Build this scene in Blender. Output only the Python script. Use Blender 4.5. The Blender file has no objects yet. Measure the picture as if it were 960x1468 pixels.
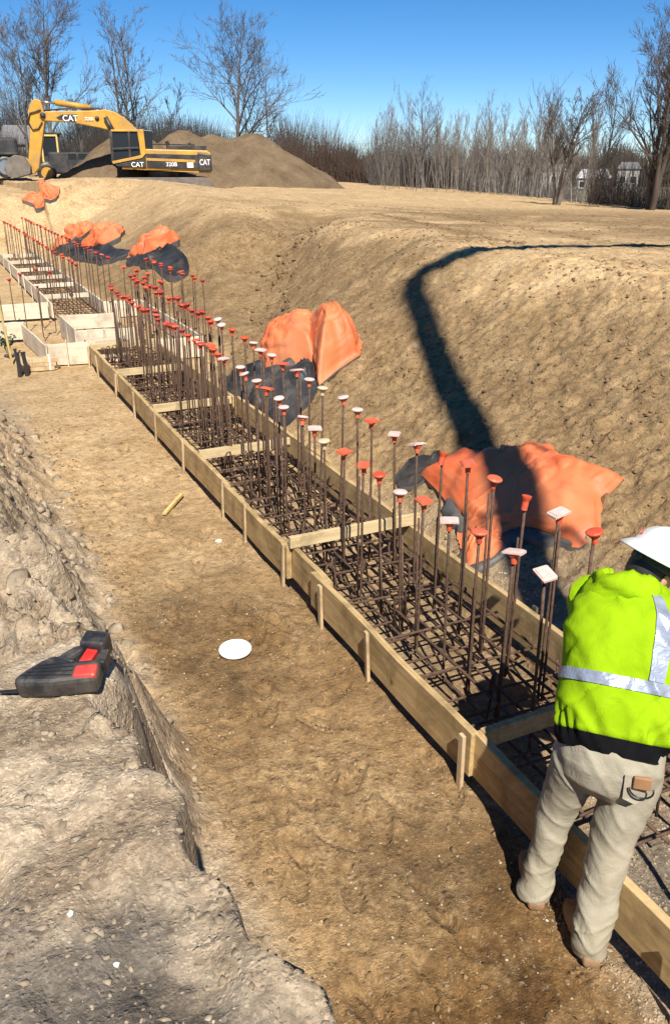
import bpy, bmesh, math, random
import numpy as np
from mathutils import Vector, Matrix
rad = math.radians
S = bpy.context.scene
COL = S.collection
random.seed(7)

# ------------------------------------------------------------------ camera, sky, sun
cam = bpy.data.cameras.new('camera')
cam.sensor_fit = 'VERTICAL'; cam.sensor_height = 24.0; cam.sensor_width = 24.0
cam.lens = 24.0 * 1200 / 1468
cam.clip_start = .05; cam.clip_end = 3000
camo = bpy.data.objects.new('camera', cam); COL.objects.link(camo)
camo.location = (0, 0, 2.85)
camo.rotation_euler = (rad(90 - 22.58), 0, rad(-25.14))
S.camera = camo

SUN_EL, SUN_AZ = 49.0, 195.0            # azimuth clockwise from +Y, where the sun stands
W = bpy.data.worlds.new('World'); S.world = W; W.use_nodes = True
nt = W.node_tree
for n in list(nt.nodes): nt.nodes.remove(n)
sky = nt.nodes.new('ShaderNodeTexSky'); sky.sky_type = 'NISHITA'; sky.sun_disc = False
sky.sun_elevation = rad(SUN_EL); sky.sun_rotation = rad(SUN_AZ)
sky.altitude = 1500; sky.air_density = .75; sky.dust_density = 0; sky.ozone_density = 4.0
hs = nt.nodes.new('ShaderNodeHueSaturation'); hs.inputs['Saturation'].default_value = 1.28
bg = nt.nodes.new('ShaderNodeBackground'); bg.inputs['Strength'].default_value = .08
wo = nt.nodes.new('ShaderNodeOutputWorld')
nt.links.new(sky.outputs[0], hs.inputs['Color']); nt.links.new(hs.outputs[0], bg.inputs[0]); nt.links.new(bg.outputs[0], wo.inputs[0])
sl = bpy.data.lights.new('sun', 'SUN'); sl.energy = 5.0; sl.angle = rad(.53); sl.color = (1, .95, .86)
so = bpy.data.objects.new('sun', sl); COL.objects.link(so)
sd = Vector((math.sin(rad(SUN_AZ)) * math.cos(rad(SUN_EL)), math.cos(rad(SUN_AZ)) * math.cos(rad(SUN_EL)), math.sin(rad(SUN_EL))))
so.rotation_euler = sd.to_track_quat('Z', 'Y').to_euler()
S.view_settings.view_transform = 'Standard'; S.view_settings.look = 'None'
S.view_settings.exposure = 0.66; S.view_settings.gamma = 1.0

# ------------------------------------------------------------------ noise
def _h(ix, iy, iz, seed):
    n = (ix.astype(np.int64) * 374761393 + iy.astype(np.int64) * 668265263 + iz.astype(np.int64) * 2147483647 + seed * 974711) & 0xffffffff
    n = ((n ^ (n >> 13)) * 1274126177) & 0xffffffff
    n = (n ^ (n >> 16)) & 0xffffffff
    return n / 4294967295.0
def vnoise(x, y, z=0., seed=0):
    x, y, z = np.broadcast_arrays(np.asarray(x, float), np.asarray(y, float), np.asarray(z, float))
    ix, iy, iz = np.floor(x), np.floor(y), np.floor(z)
    fx, fy, fz = x - ix, y - iy, z - iz
    fx, fy, fz = [f * f * f * (f * (f * 6 - 15) + 10) for f in (fx, fy, fz)]
    r = 0
    for a in (0, 1):
        for b in (0, 1):
            for c in (0, 1):
                w = (fx if a else 1 - fx) * (fy if b else 1 - fy) * (fz if c else 1 - fz)
                r = r + w * _h(ix + a, iy + b, iz + c, seed)
    return r * 2 - 1
def fbm(x, y, z=0., seed=0, o=4, g=.5):
    r, a, f = 0, 1., 1.
    for k in range(o):
        r = r + a * vnoise(np.asarray(x) * f, np.asarray(y) * f, np.asarray(z) * f, seed + k * 17); a *= g; f *= 2.03
    return r
def ridged(x, y, seed=0, o=3):
    r, a, f = 0, 1., 1.
    for k in range(o):
        r = r + a * (1 - np.abs(vnoise(np.asarray(x) * f, np.asarray(y) * f, 0., seed + 31 * k)) * 2); a *= .5; f *= 2.1
    return r
def clods(x, y, size, seed, tilt=.9, crack=.16):
    # broken soil: each cell gets its own level and tilt, cracks between cells
    u, v = np.asarray(x, float) / size, np.asarray(y, float) / size; iu, iv = np.floor(u), np.floor(v)
    f1 = np.full(u.shape, 9.); f2 = np.full(u.shape, 9.); hh = np.zeros(u.shape)
    for a in (-1, 0, 1):
        for b in (-1, 0, 1):
            ci, cj = iu + a, iv + b; z0 = ci * 0
            px, py = ci + .12 + .76 * _h(ci, cj, z0, seed), cj + .12 + .76 * _h(ci, cj, z0, seed + 1)
            dx, dy = u - px, v - py; dd = dx * dx + dy * dy
            h = (_h(ci, cj, z0, seed + 2) - .5) * 1.6 + tilt * ((_h(ci, cj, z0, seed + 3) - .5) * dx + (_h(ci, cj, z0, seed + 4) - .5) * dy) * 2 - .35 * dd
            c = dd < f1; f2 = np.where(c, f1, np.minimum(f2, dd)); hh = np.where(c, h, hh); f1 = np.where(c, dd, f1)
    g = np.sqrt(f2) - np.sqrt(f1); t = np.clip(g / crack, 0, 1)
    return hh * (t * t * (3 - 2 * t)) - .55 * (1 - t)
def ss(a, b, x):
    t = np.clip((np.asarray(x, float) - a) / (b - a), 0, 1); return t * t * (3 - 2 * t)
def smin(a, b, k):
    h = np.clip(.5 + .5 * (b - a) / k, 0, 1); return b * (1 - h) + a * h - k * h * (1 - h)

# ------------------------------------------------------------------ terrain heights
def toe(Y):
    return 3.2 + .75 * ss(11.2, 12.6, Y) * (1 - ss(17.5, 19, Y))
def crestx(Y):
    Y = np.asarray(Y, float)
    return .44 - .13 * ss(1.5, 2.1, Y) + .05 * np.sin(Y * 7.) + .03 * np.sin(Y * 17. + 1) - .55 * ss(2.6, 5.5, Y)
def macro(X, Y):
    X = np.asarray(X, float); Y = np.asarray(Y, float)
    zp = 1.8 - .035 * np.maximum(0, X - 6.5) + .018 * np.clip(Y - 30, 0, 40)
    zp = zp + .55 * np.exp(-((X - 6.5) / 5.) ** 2 - ((Y - 32) / 7.) ** 2)
    s = X - toe(Y)
    z = smin(.03 + .5 * s, zp, .14)
    gx = 3.6 + (Y - 11.5) * .55
    g = np.exp(-((X - gx) / 1.1) ** 2) * ss(3.3, 4.5, X) * ss(11, 12.5, Y) * (1 - ss(19, 23, Y))
    z = z - .45 * g * ss(0, 1, z)
    z = np.where(X < toe(Y), 0, z)
    ex = ss(29.3, 33.5, Y)
    z = np.maximum(z, ex * np.where(X < 4, 1.9, zp) * np.where(X < 8, 1, 0))
    hb = 1.2 - .45 * ss(4, 9, Y) - .75 * ss(9, 12.5, Y)
    xf = np.maximum(.52 + .28 * ss(2.2, 3.6, Y) + .05 * np.sin(Y * 2.3) + .03 * np.sin(Y * 9.1), crestx(Y) + .09)
    b = np.where(X < xf, hb * (1 - ss(crestx(Y), xf, X)), 0)
    z = np.maximum(z, b)
    D = np.hypot(X, Y); az = np.degrees(np.arctan2(X, Y))
    edge = np.interp(az, [-60, 5, 20, 30, 45, 60], [80, 75, 72, 66, 41, 41])
    f = ss(0, 1, (D - edge) / 18.)
    low = -2.2 + 2.8 * (1 - ss(16, 26, az))
    z = z * (1 - f) + low * f
    z = z - 1.1 * np.exp(-(((X - 11.4) / 3.2) ** 2 + ((Y - 44.5) / 2.8) ** 2) ** 2)
    return z
def zat(x, y): return float(macro(x, y))

# ------------------------------------------------------------------ object helpers
def tag(o, label=None, cat=None, group=None, kind=None):
    if label: o['label'] = label
    if cat: o['category'] = cat
    if group: o['group'] = group
    if kind: o['kind'] = kind
    return o
def empty(name, loc=(0, 0, 0), rz=0, label=None, cat=None, group=None):
    o = bpy.data.objects.new(name, None); COL.objects.link(o)
    o.location = loc; o.rotation_euler = (0, 0, rz); o.empty_display_size = .1
    return tag(o, label, cat, group)
class MB:
    def __init__(s): s.v = []; s.f = []; s.m = []
    def add(s, vs, fs, m=0):
        b = len(s.v); s.v.extend([tuple(p) for p in vs]); s.f.extend([tuple(i + b for i in f) for f in fs]); s.m.extend([m] * len(fs))
    def box(s, c, d, M=None, m=0, taper=1.0):
        x, y, z = d[0] / 2, d[1] / 2, d[2] / 2
        vs = [Vector((sx * x * (taper if sz > 0 else 1), sy * y * (taper if sz > 0 else 1), sz * z)) for sz in (-1, 1) for sx, sy in ((-1, -1), (1, -1), (1, 1), (-1, 1))]
        if M: vs = [M @ v for v in vs]
        vs = [v + Vector(c) for v in vs]
        s.add(vs, [(3, 2, 1, 0), (4, 5, 6, 7), (0, 1, 5, 4), (1, 2, 6, 5), (2, 3, 7, 6), (3, 0, 4, 7)], m)
    def bar(s, a, b, w, h, m=0, up=(0, 0, 1)):
        a = Vector(a); b = Vector(b); d = b - a; L = d.length; d.normalize(); u = Vector(up)
        r = d.cross(u)
        if r.length < 1e-4: r = d.cross(Vector((1, 0, 0)))
        r.normalize(); u = r.cross(d)
        M = Matrix((d, r, u)).transposed()
        s.box((a + b) / 2, (L, w, h), M, m)
    def tube(s, pts, rs, n=6, m=0, cap=True):
        pts = [Vector(p) for p in pts]
        if not hasattr(rs, '__len__'): rs = [rs] * len(pts)
        d0 = (pts[1] - pts[0]).normalized()
        u = d0.orthogonal().normalized(); vs = []
        for i, p in enumerate(pts):
            if i == 0: d = pts[1] - p
            elif i == len(pts) - 1: d = p - pts[i - 1]
            else: d = (pts[i + 1] - pts[i - 1])
            d.normalize(); u = (u - d * u.dot(d))
            if u.length < 1e-5: u = d.orthogonal()
            u.normalize(); w = d.cross(u)
            for k in range(n):
                a = 2 * math.pi * k / n
                vs.append(p + (u * math.cos(a) + w * math.sin(a)) * rs[i])
        fs = []
        for i in range(len(pts) - 1):
            for k in range(n):
                k2 = (k + 1) % n
                fs.append((i * n + k, i * n + k2, (i + 1) * n + k2, (i + 1) * n + k))
        if cap:
            fs.append(tuple(range(n - 1, -1, -1))); e = (len(pts) - 1) * n; fs.append(tuple(range(e, e + n)))
        s.add(vs, fs, m)
    def prism(s, poly, y0, y1, m=0, ax='xz'):
        n = len(poly)
        if ax == 'xz': vs = [(p[0], y0, p[1]) for p in poly] + [(p[0], y1, p[1]) for p in poly]
        else: vs = [(p[0], p[1], y0) for p in poly] + [(p[0], p[1], y1) for p in poly]
        fs = [tuple(range(n - 1, -1, -1)), tuple(range(n, 2 * n))] + [(i, (i + 1) % n, n + (i + 1) % n, n + i) for i in range(n)]
        s.add(vs, fs, m)
    def rings(s, rr, m=0, cap=True):
        n = len(rr[0]); vs = [p for r in rr for p in r]; fs = []
        for i in range(len(rr) - 1):
            for k in range(n):
                k2 = (k + 1) % n
                fs.append((i * n + k, i * n + k2, (i + 1) * n + k2, (i + 1) * n + k))
        if cap: fs.append(tuple(range(n - 1, -1, -1))); e = (len(rr) - 1) * n; fs.append(tuple(range(e, e + n)))
        s.add(vs, fs, m)
    def mesh(s, name):
        me = bpy.data.meshes.new(name); me.from_pydata([tuple(v) for v in s.v], [], s.f)
        if any(s.m): me.polygons.foreach_set('material_index', s.m)
        return me
    def build(s, name, mats, parent=None, smooth=False, bevel=0, fixn=True, loc=None):
        me = s.mesh(name)
        if fixn or bevel:
            bm = bmesh.new(); bm.from_mesh(me)
            if bevel:
                es = [e for e in bm.edges if len(e.link_faces) == 2 and e.calc_face_angle(0) > .6]
                bmesh.ops.bevel(bm, geom=es, offset=bevel, segments=2, affect='EDGES', profile=.5)
            bmesh.ops.recalc_face_normals(bm, faces=bm.faces)
            bm.to_mesh(me); bm.free()
        if smooth: me.polygons.foreach_set('use_smooth', [True] * len(me.polygons))
        return link(name, me, mats, parent, loc)
def link(name, me, mats, parent=None, loc=None):
    if mats is not None:
        if not isinstance(mats, (list, tuple)): mats = [mats]
        if len(me.materials) == 0:
            for m in mats: me.materials.append(m)
    o = bpy.data.objects.new(name, me); COL.objects.link(o)
    if parent: o.parent = parent
    if loc: o.location = loc
    return o
def copy_tree(o, parent=None):
    c = o.copy(); COL.objects.link(c)
    if parent: c.parent = parent
    for ch in list(o.children): copy_tree(ch, c)
    return c
def apply_mods(o):
    dg = bpy.context.evaluated_depsgraph_get(); dg.update()
    me = bpy.data.meshes.new_from_object(o.evaluated_get(dg))
    o.modifiers.clear(); old = o.data; o.data = me
    return o

# ------------------------------------------------------------------ materials
class NT:
    def __init__(s, name):
        s.mat = bpy.data.materials.new(name); s.mat.use_nodes = True; s.t = s.mat.node_tree
        s.b = s.t.nodes['Principled BSDF']
    def n(s, t, **k):
        x = s.t.nodes.new(t)
        for a, v in k.items(): setattr(x, a, v)
        return x
    def l(s, a, b): s.t.links.new(a, b)
    def co(s): 
        if not hasattr(s, '_co'): s._co = s.n('ShaderNodeTexCoord').outputs['Object']
        return s._co
    def geo(s):
        if not hasattr(s, '_g'): s._g = s.n('ShaderNodeNewGeometry').outputs['Position']
        return s._g
    def noise(s, scale, detail=5, rough=.6, vec=None, dist=0):
        x = s.n('ShaderNodeTexNoise'); x.inputs['Scale'].default_value = scale; x.inputs['Detail'].default_value = detail
        x.inputs['Roughness'].default_value = rough; x.inputs['Distortion'].default_value = dist
        s.l(vec if vec is not None else s.co(), x.inputs['Vector']); return x.outputs['Fac']
    def ramp(s, fac, stops):
        x = s.n('ShaderNodeValToRGB'); cr = x.color_ramp
        while len(cr.elements) < len(stops): cr.elements.new(.5)
        for e, (p, c) in zip(cr.elements, stops):
            e.position = p; e.color = (c, c, c, 1) if not hasattr(c, '__len__') else (*c, 1)
        s.l(fac, x.inputs[0]); return x.outputs[0]
    def mix(s, fac, a, b, mode='MIX'):
        x = s.n('ShaderNodeMix', data_type='RGBA', blend_type=mode)
        for i, v in ((0, fac), (6, a), (7, b)):
            if hasattr(v, 'is_output'): s.l(v, x.inputs[i])
            elif hasattr(v, '__len__'): x.inputs[i].default_value = (*v, 1)
            else: x.inputs[i].default_value = v
        return x.outputs[2]
    def math(s, op, a, b=0):
        x = s.n('ShaderNodeMath', operation=op)
        for i, v in ((0, a), (1, b)):
            if hasattr(v, 'is_output'): s.l(v, x.inputs[i])
            else: x.inputs[i].default_value = v
        return x.outputs[0]
    def attr(s, nm):
        x = s.n('ShaderNodeAttribute', attribute_name=nm); return x.outputs['Fac']
    def bump(s, h, strength=.5, dist=.02):
        x = s.n('ShaderNodeBump'); x.inputs['Strength'].default_value = strength; x.inputs['Distance'].default_value = dist
        s.l(h, x.inputs['Height']); s.l(x.outputs[0], s.b.inputs['Normal'])
    def col(s, c):
        if hasattr(c, 'is_output'): s.l(c, s.b.inputs['Base Color'])
        else: s.b.inputs['Base Color'].default_value = (*c, 1)
        return s
    def rough(s, r):
        if hasattr(r, 'is_output'): s.l(r, s.b.inputs['Roughness'])
        else: s.b.inputs['Roughness'].default_value = r
        return s
    def spec(s, v): s.b.inputs['Specular IOR Level'].default_value = v; return s
def worn(name, c, r=.5, var=.25, scale=6., metal=0, bump=.15, bd=.004, dirt=None, da=.4):
    m = NT(name); f = m.noise(scale, 6, .65)
    a = tuple(x * (1 - var) for x in c); b = tuple(min(1, x * (1 + var)) for x in c)
    cc = m.ramp(f, [(.3, a), (.7, b)])
    if dirt:
        g = m.noise(scale * .45, 8, .75, dist=.4)
        cc = m.mix(m.math('MULTIPLY', m.ramp(g, [(.45, 0.), (.68, 1.)]), da), cc, dirt)
    m.col(cc).rough(r); m.b.inputs['Metallic'].default_value = metal
    m.bump(m.noise(scale * 8, 4, .7), bump, bd); return m.mat
def dirt_material():
    m = NT('dirt'); p = m.geo()
    big = m.noise(.35, 4, .6, p); mid = m.noise(2.2, 6, .65, p, .3); fine = m.noise(14, 7, .72, p); grit = m.noise(70, 4, .7, p)
    sand = m.ramp(mid, [(.25, (.32, .2, .09)), (.5, (.47, .32, .165)), (.78, (.58, .42, .235))])
    mud = m.ramp(m.noise(1.5, 7, .68, p, .5), [(.3, (.042, .022, .009)), (.44, (.104, .054, .019)), (.56, (.172, .096, .036)), (.72, (.295, .185, .088))])
    mud = m.mix(m.math('MULTIPLY', m.ramp(m.noise(1.05, 6, .72, p, .4), [(.5, 0.), (.62, 1.)]), .55), mud, m.ramp(fine, [(.35, (.16, .096, .045)), (.6, (.34, .235, .122))]))
    grey = m.ramp(m.noise(3.2, 7, .7, p, .4), [(.25, (.12, .085, .054)), (.42, (.25, .185, .12)), (.55, (.36, .28, .19)), (.75, (.52, .42, .295))])
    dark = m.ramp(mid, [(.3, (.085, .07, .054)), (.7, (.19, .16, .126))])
    fld = m.ramp(mid, [(.3, (.13, .11, .065)), (.7, (.24, .21, .13))])
    c = m.mix(m.attr('mud'), sand, mud)
    c = m.mix(m.math('MULTIPLY', m.attr('cut'), .9), c, m.ramp(m.noise(2.6, 8, .74, p, .3), [(.25, (.105, .062, .028)), (.5, (.225, .145, .069)), (.72, (.33, .225, .118))]))
    pv = m.n('ShaderNodeTexVoronoi'); pv.inputs['Scale'].default_value = 17; pv.inputs['Randomness'].default_value = 1; m.l(p, pv.inputs['Vector'])
    pm = m.math('MULTIPLY', m.ramp(pv.outputs['Distance'], [(.14, 1.), (.27, 0.)]), m.ramp(m.noise(2.1, 4, .7, p), [(.46, 0.), (.56, .75)]))
    c = m.mix(m.math('MULTIPLY', pm, m.attr('cut')), c, (.085, .05, .024))
    c = m.mix(m.attr('grey'), c, grey)
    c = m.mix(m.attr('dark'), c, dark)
    c = m.mix(m.attr('field'), c, fld)
    sp = m.ramp(fine, [(.3, .5), (.5, 1.), (.7, 1.35)])
    c = m.mix(.95, c, sp, 'MULTIPLY')
    c = m.mix(m.math('MULTIPLY', m.ramp(m.noise(38, 3, .5, p), [(.66, 0.), (.72, 1.)]), .45), c, (.52, .43, .3))
    c = m.mix(.4, c, m.ramp(big, [(.3, .72), (.7, 1.2)]), 'MULTIPLY')
    m.col(c).rough(.95).spec(.15)
    def crumbs(sc, w):
        v = m.n('ShaderNodeTexVoronoi'); v.inputs['Scale'].default_value = sc; m.l(p, v.inputs['Vector'])
        return m.math('MULTIPLY', m.math('MULTIPLY', m.ramp(v.outputs['Distance'], [(.12, 1.), (.62, 0.)]), m.ramp(v.outputs['Color'], [(.35, 0.), (.9, 1.)])), w), v.outputs['Color']
    h1, c1_ = crumbs(34, .9); h2, c2_ = crumbs(90, .5); h3, c3_ = crumbs(190, .22)
    h = m.math('ADD', m.math('ADD', h1, h2), m.math('ADD', h3, m.math('MULTIPLY', grit, .3)))
    bw = m.n('ShaderNodeRGBToBW'); m.l(c2_, bw.inputs[0]); c = m.mix(.6, c, m.ramp(bw.outputs[0], [(.2, .72), (.8, 1.25)]), 'MULTIPLY'); m.col(c)
    m.bump(h, .7, .016); return m.mat
def wood(name, a, b, ax=1, sc=1., grey=None):
    m = NT(name); mp = m.n('ShaderNodeMapping'); s = [26, 26, 26]; s[ax] = 1.3
    mp.inputs['Scale'].default_value = [x * sc for x in s]
    oi = m.n('ShaderNodeObjectInfo'); ad = m.n('ShaderNodeVectorMath', operation='ADD')
    cmb = m.n('ShaderNodeCombineXYZ')
    for i in range(3): m.l(m.math('MULTIPLY', oi.outputs['Random'], 37.), cmb.inputs[i])
    m.l(m.co(), ad.inputs[0]); m.l(cmb.outputs[0], ad.inputs[1]); m.l(ad.outputs[0], mp.inputs[0])
    g = m.noise(1, 6, .65, mp.outputs[0], 1.2)
    c = m.ramp(g, [(.25, a), (.6, b), (.85, tuple(x * 1.12 for x in b))])
    st = m.noise(3.5, 6, .7, ad.outputs[0], .5)
    c = m.mix(m.ramp(st, [(.46, 0.), (.68, .7)]), c, grey or tuple(x * .5 for x in a))
    kn = m.n('ShaderNodeTexVoronoi'); kn.inputs['Scale'].default_value = 2.4; m.l(ad.outputs[0], kn.inputs['Vector'])
    c = m.mix(m.ramp(kn.outputs['Distance'], [(.03, .85), (.075, 0.)]), c, tuple(x * .35 for x in a))
    c = m.mix(.5, c, m.ramp(m.math('ADD', m.math('MULTIPLY', oi.outputs['Random'], .6), .2), [(0, .72), (1, 1.25)]), 'MULTIPLY')
    m.col(c).rough(.8).spec(.2); m.bump(g, .25, .004); return m.mat
def rebar_mat_():
    m = NT('rusty_steel'); f = m.noise(30, 5, .7)
    m.col(m.ramp(f, [(.3, (.045, .026, .017)), (.55, (.10, .055, .032)), (.75, (.2, .105, .055))])).rough(.8)
    w = m.n('ShaderNodeTexWave'); w.bands_direction = 'Z'; w.inputs['Scale'].default_value = 25; m.l(m.co(), w.inputs['Vector'])
    m.bump(w.outputs['Fac'], .4, .002); return m.mat
def cloth(name, c, dirtc, fade=None, da=.6):
    m = NT(name); f = m.noise(3, 6, .6); g = m.noise(1.6, 7, .72, None, .6)
    cc = m.ramp(f, [(.3, tuple(x * .86 for x in c)), (.7, tuple(min(1, x * 1.08) for x in c))])
    if fade: cc = m.mix(m.ramp(m.noise(1.1, 4, .6), [(.42, 0.), (.66, .75)]), cc, fade)
    cc = m.mix(m.math('MULTIPLY', m.ramp(g, [(.5, 0.), (.74, 1.)]), da), cc, dirtc)
    m.col(cc).rough(.5).spec(.25)
    rn = m.n('ShaderNodeTexNoise', noise_type='RIDGED_MULTIFRACTAL'); rn.inputs['Scale'].default_value = 3.2; rn.inputs['Detail'].default_value = 3; rn.inputs['Distortion'].default_value = .7; m.l(m.co(), rn.inputs['Vector'])
    h = m.math('ADD', m.math('MULTIPLY', rn.outputs['Fac'], .55), m.math('MULTIPLY', m.noise(30, 3, .6), .12))
    m.bump(h, .6, .04); return m.mat
DIRT = dirt_material()
BOARD = wood('form_board', (.31, .205, .085), (.54, .38, .185), 1)
PALEW = wood('pale_plywood', (.5, .41, .29), (.68, .58, .43), 1, .6, (.34, .28, .2))
CROSSW = wood('spreader_wood', (.42, .30, .15), (.64, .5, .28), 0)
STAKEW = wood('stake_wood', (.36, .25, .13), (.56, .42, .25), 2)
YELLW = wood('lath_wood', (.5, .36, .12), (.66, .5, .2), 2)
REBAR = rebar_mat_()
ORANGE = cloth('orange_cover', (.66, .13, .042), (.36, .2, .11), (.62, .23, .10), .5)
GREYSHEET = cloth('grey_underside', (.085, .083, .08), (.24, .19, .13), None, .6)
BLACKSHEET = cloth('black_sheet', (.018, .018, .019), (.17, .14, .10), (.055, .056, .058), .5)
def plastic(name, c, r=.5, dirt=(.3, .2, .13), da=.45):
    return worn(name, c, r, .15, 18, 0, .1, .001, dirt, da)
CAP_O = plastic('orange_plastic', (.62, .07, .02))
CAP_O2 = plastic('faded_orange_plastic', (.66, .12, .05))
CAP_W = plastic('bleached_plastic', (.62, .48, .42), .65, (.62, .22, .16), .75)
CAP_R = plastic('red_plastic', (.42, .04, .022))
CAP_T = plastic('tan_plastic', (.6, .47, .28))
ROCKM = NT('stone'); ROCKM.col(ROCKM.mix(.6, ROCKM.ramp(ROCKM.noise(9, 6, .7, ROCKM.geo()), [(.28, (.15, .11, .072)), (.5, (.34, .265, .18)), (.72, (.56, .46, .33))]), ROCKM.ramp(ROCKM.noise(2.5, 3, .6, ROCKM.geo()), [(.3, .6), (.7, 1.1)]), 'MULTIPLY')).rough(.95).spec(.15)
ROCKM.bump(ROCKM.noise(40, 6, .7, ROCKM.geo()), .6, .012); ROCKM = ROCKM.mat
PEB = NT('pale_chip'); PEB.col(PEB.ramp(PEB.noise(6, 4, .6, PEB.geo()), [(.3, (.22, .155, .09)), (.5, (.38, .3, .2)), (.72, (.62, .55, .44))])).rough(.9); PEB = PEB.mat
CLOD = NT('clod'); CLOD.col(CLOD.ramp(CLOD.noise(3, 5, .7, CLOD.geo()), [(.3, (.10, .06, .03)), (.7, (.30, .2, .105))])).rough(.97).spec(.1); CLOD.bump(CLOD.noise(50, 5, .7, CLOD.geo()), .6, .01); CLOD = CLOD.mat

# ------------------------------------------------------------------ terrain sheet
def spaced(parts):
    out = []
    for a, b, s0, s1 in parts:
        x = a
        while x < b - 1e-6:
            out.append(x); t = (x - a) / (b - a); x += s0 * (s1 / s0) ** t
    out.append(parts[-1][1]); return np.array(out)
xs = spaced([(-1500, -70, 500, 30), (-70, -3, 12, .5), (-3, -.25, .3, .03), (-.25, 1.05, .0135, .0135), (1.05, 2.0, .018, .018), (2.0, 3.2, .035, .035), (3.2, 8, .035, .05), (8, 16, .06, .22), (16, 90, .25, 2.5), (90, 1800, 4, 350)])
ys = spaced([(-300, -20, 80, 6), (-20, .6, 4, .05), (.6, 5., .0185, .0185), (5., 9, .02, .04), (9, 16, .05, .08), (16, 45, .09, .28), (45, 100, .4, 3), (100, 2000, 5, 350)])
XX, YY = np.meshgrid(xs, ys)
ZZ = macro(XX, YY)
Dc = np.hypot(XX, YY)
fade = 1 - ss(60, 95, Dc)
nearf = 1 - ss(9, 16, Dc)
xfloor = .80
bankm = 1 - ss(.62, .95, XX + .05 * vnoise(XX * 3, YY * 3, 0, 5)); bankm = bankm * (1 - ss(10.5, 13, YY)) * ss(-40, -20, YY)
floorm = (1 - bankm) * (1 - ss(0, .5, XX - toe(YY))) * (1 - ss(28, 30, YY))
slopem = ss(0, .4, XX - toe(YY))
# relief: rounded lumps on bank, trampled floor, raked slope
u = fbm(XX * 1.1, YY * 1.1, 0, 11, 4)
d = .035 * fade * u * (slopem * (1 - .7 * ss(6.2, 8, XX)) + .3 * bankm)
d += slopem * fade * (.014 * fbm(XX * 7, YY * 7, 0, 23, 4) + .012 * np.maximum(0, ridged(XX * 3.3, YY * 3.3, 4) - 1.1)) 
d += slopem * nearf * (.035 * np.maximum(0, vnoise(XX * 9, YY * 9, 0, 77) - .3) * 1.6 - .03 * np.maximum(0, vnoise(XX * 6, YY * 6, 0, 79) - .45) * 2 + .012 * fbm(XX * 14, YY * 14, 0, 80, 2))
fp = fbm(XX * 3, YY * 3, 0, 41, 4)
d -= .05 * ((XX > 2.0) & (XX < 2.97) & (YY < 12.9) & (YY > .2))
d += floorm * nearf * (.010 * fp + .006 * np.abs(vnoise(XX * 7, YY * 7, 0, 42)) + .003 * fbm(XX * 16, YY * 16, 0, 43, 2))
rsf = np.random.RandomState(5)
for k in range(70):
    fx_, fy_ = rsf.uniform(.95, 1.95), .9 + 8 * rsf.uniform() ** 1.5; fa = rsf.normal(0, .5) + (math.pi if rsf.uniform() < .5 else 0)
    j0, j1 = np.searchsorted(ys, (fy_ - .3, fy_ + .3)); i0, i1 = np.searchsorted(xs, (fx_ - .3, fx_ + .3))
    lx_ = (XX[j0:j1, i0:i1] - fx_) * math.cos(fa) - (YY[j0:j1, i0:i1] - fy_) * math.sin(fa); ly_ = (XX[j0:j1, i0:i1] - fx_) * math.sin(fa) + (YY[j0:j1, i0:i1] - fy_) * math.cos(fa)
    q_ = np.sqrt((lx_ / (.048 + .012 * np.sin(ly_ * 14))) ** 2 + (ly_ / .15) ** 2)
    d[j0:j1, i0:i1] += (-.017 * (1 - ss(.75, 1.0, q_)) + .008 * np.exp(-((q_ - 1.2) / .16) ** 2)) * (XX[j0:j1, i0:i1] < 1.96)
rub = ss(2.7, 3.4, YY) * (1 - ss(9, 11, YY))
lump = np.maximum(0, 1 - np.abs(vnoise(XX * 4.2, YY * 4.2, 0, 61)) * 2.2)
cellx = XX * 6.5 + .8 * vnoise(XX * 5, YY * 5, 0, 62); celly = YY * 5. + .8 * vnoise(XX * 5, YY * 5, 0, 63)
blk = _h(np.floor(cellx), np.floor(celly), np.floor(cellx * 0), 9) + .6 * _h(np.floor(cellx * 2.3 + .3), np.floor(celly * 2.1 + .4), np.floor(cellx * 0), 19) - .3
d += bankm * ss(0, .3, ZZ) * (.026 * fbm(XX * 4, YY * 4, 0, 51, 3) + .006 * np.abs(fbm(XX * 11, YY * 11, 0, 52, 3)) - .04 * (np.maximum(0, ridged(XX * 2.6, YY * 2.2, 8, 2) - 1.15)) * 2.)
d += bankm * rub * (.075 * fbm(XX * 3.5, YY * 3.2, 0, 53, 3) + .03 * lump)
reg = np.ix_(np.where((ys > .6) & (ys < 22))[0], np.where((xs > -.8) & (xs < 9.5))[0])
Xr, Yr = XX[reg], YY[reg]; wx, wy = Xr + .05 * vnoise(Xr * 9, Yr * 9, 0, 201), Yr + .05 * vnoise(Xr * 9, Yr * 9, 0, 202)
br = (bankm * ss(0, .25, ZZ))[reg]; rr_ = rub[reg]; sl_ = slopem[reg] * (1 - ss(1.55, 1.75, ZZ[reg]) * .8)
mk = ss(-.05, .45, fbm(Xr * 1.5, Yr * 1.5, 0, 203, 3)); mk2 = ss(-.1, .35, fbm(Xr * 2.6 + 5, Yr * 2.6, 0, 204, 3))
dd_ = br * rr_ * (.055 * clods(wx, wy, .21, 210) + .030 * clods(wx, wy, .085, 220))
dd_ += br * ((.015 + .018 * mk) * clods(wx, wy, .10, 230) * (.35 + .65 * mk2) + .0075 * clods(Xr, Yr, .042, 240) * (.3 + .7 * mk))
dd_ += sl_ * (.020 * mk * clods(wx, wy, .16, 250) + .012 * mk2 * clods(Xr, Yr, .11, 260))
ed_ = ss(.62, .8, Xr) * (1 - ss(.95, 1.35, Xr)) * ss(2.4, 3.5, Yr) * (1 - ss(9, 11, Yr))
dd_ += ed_ * .012 * np.maximum(-.2, clods(wx, wy, .06, 270))
d[reg] += dd_
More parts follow.
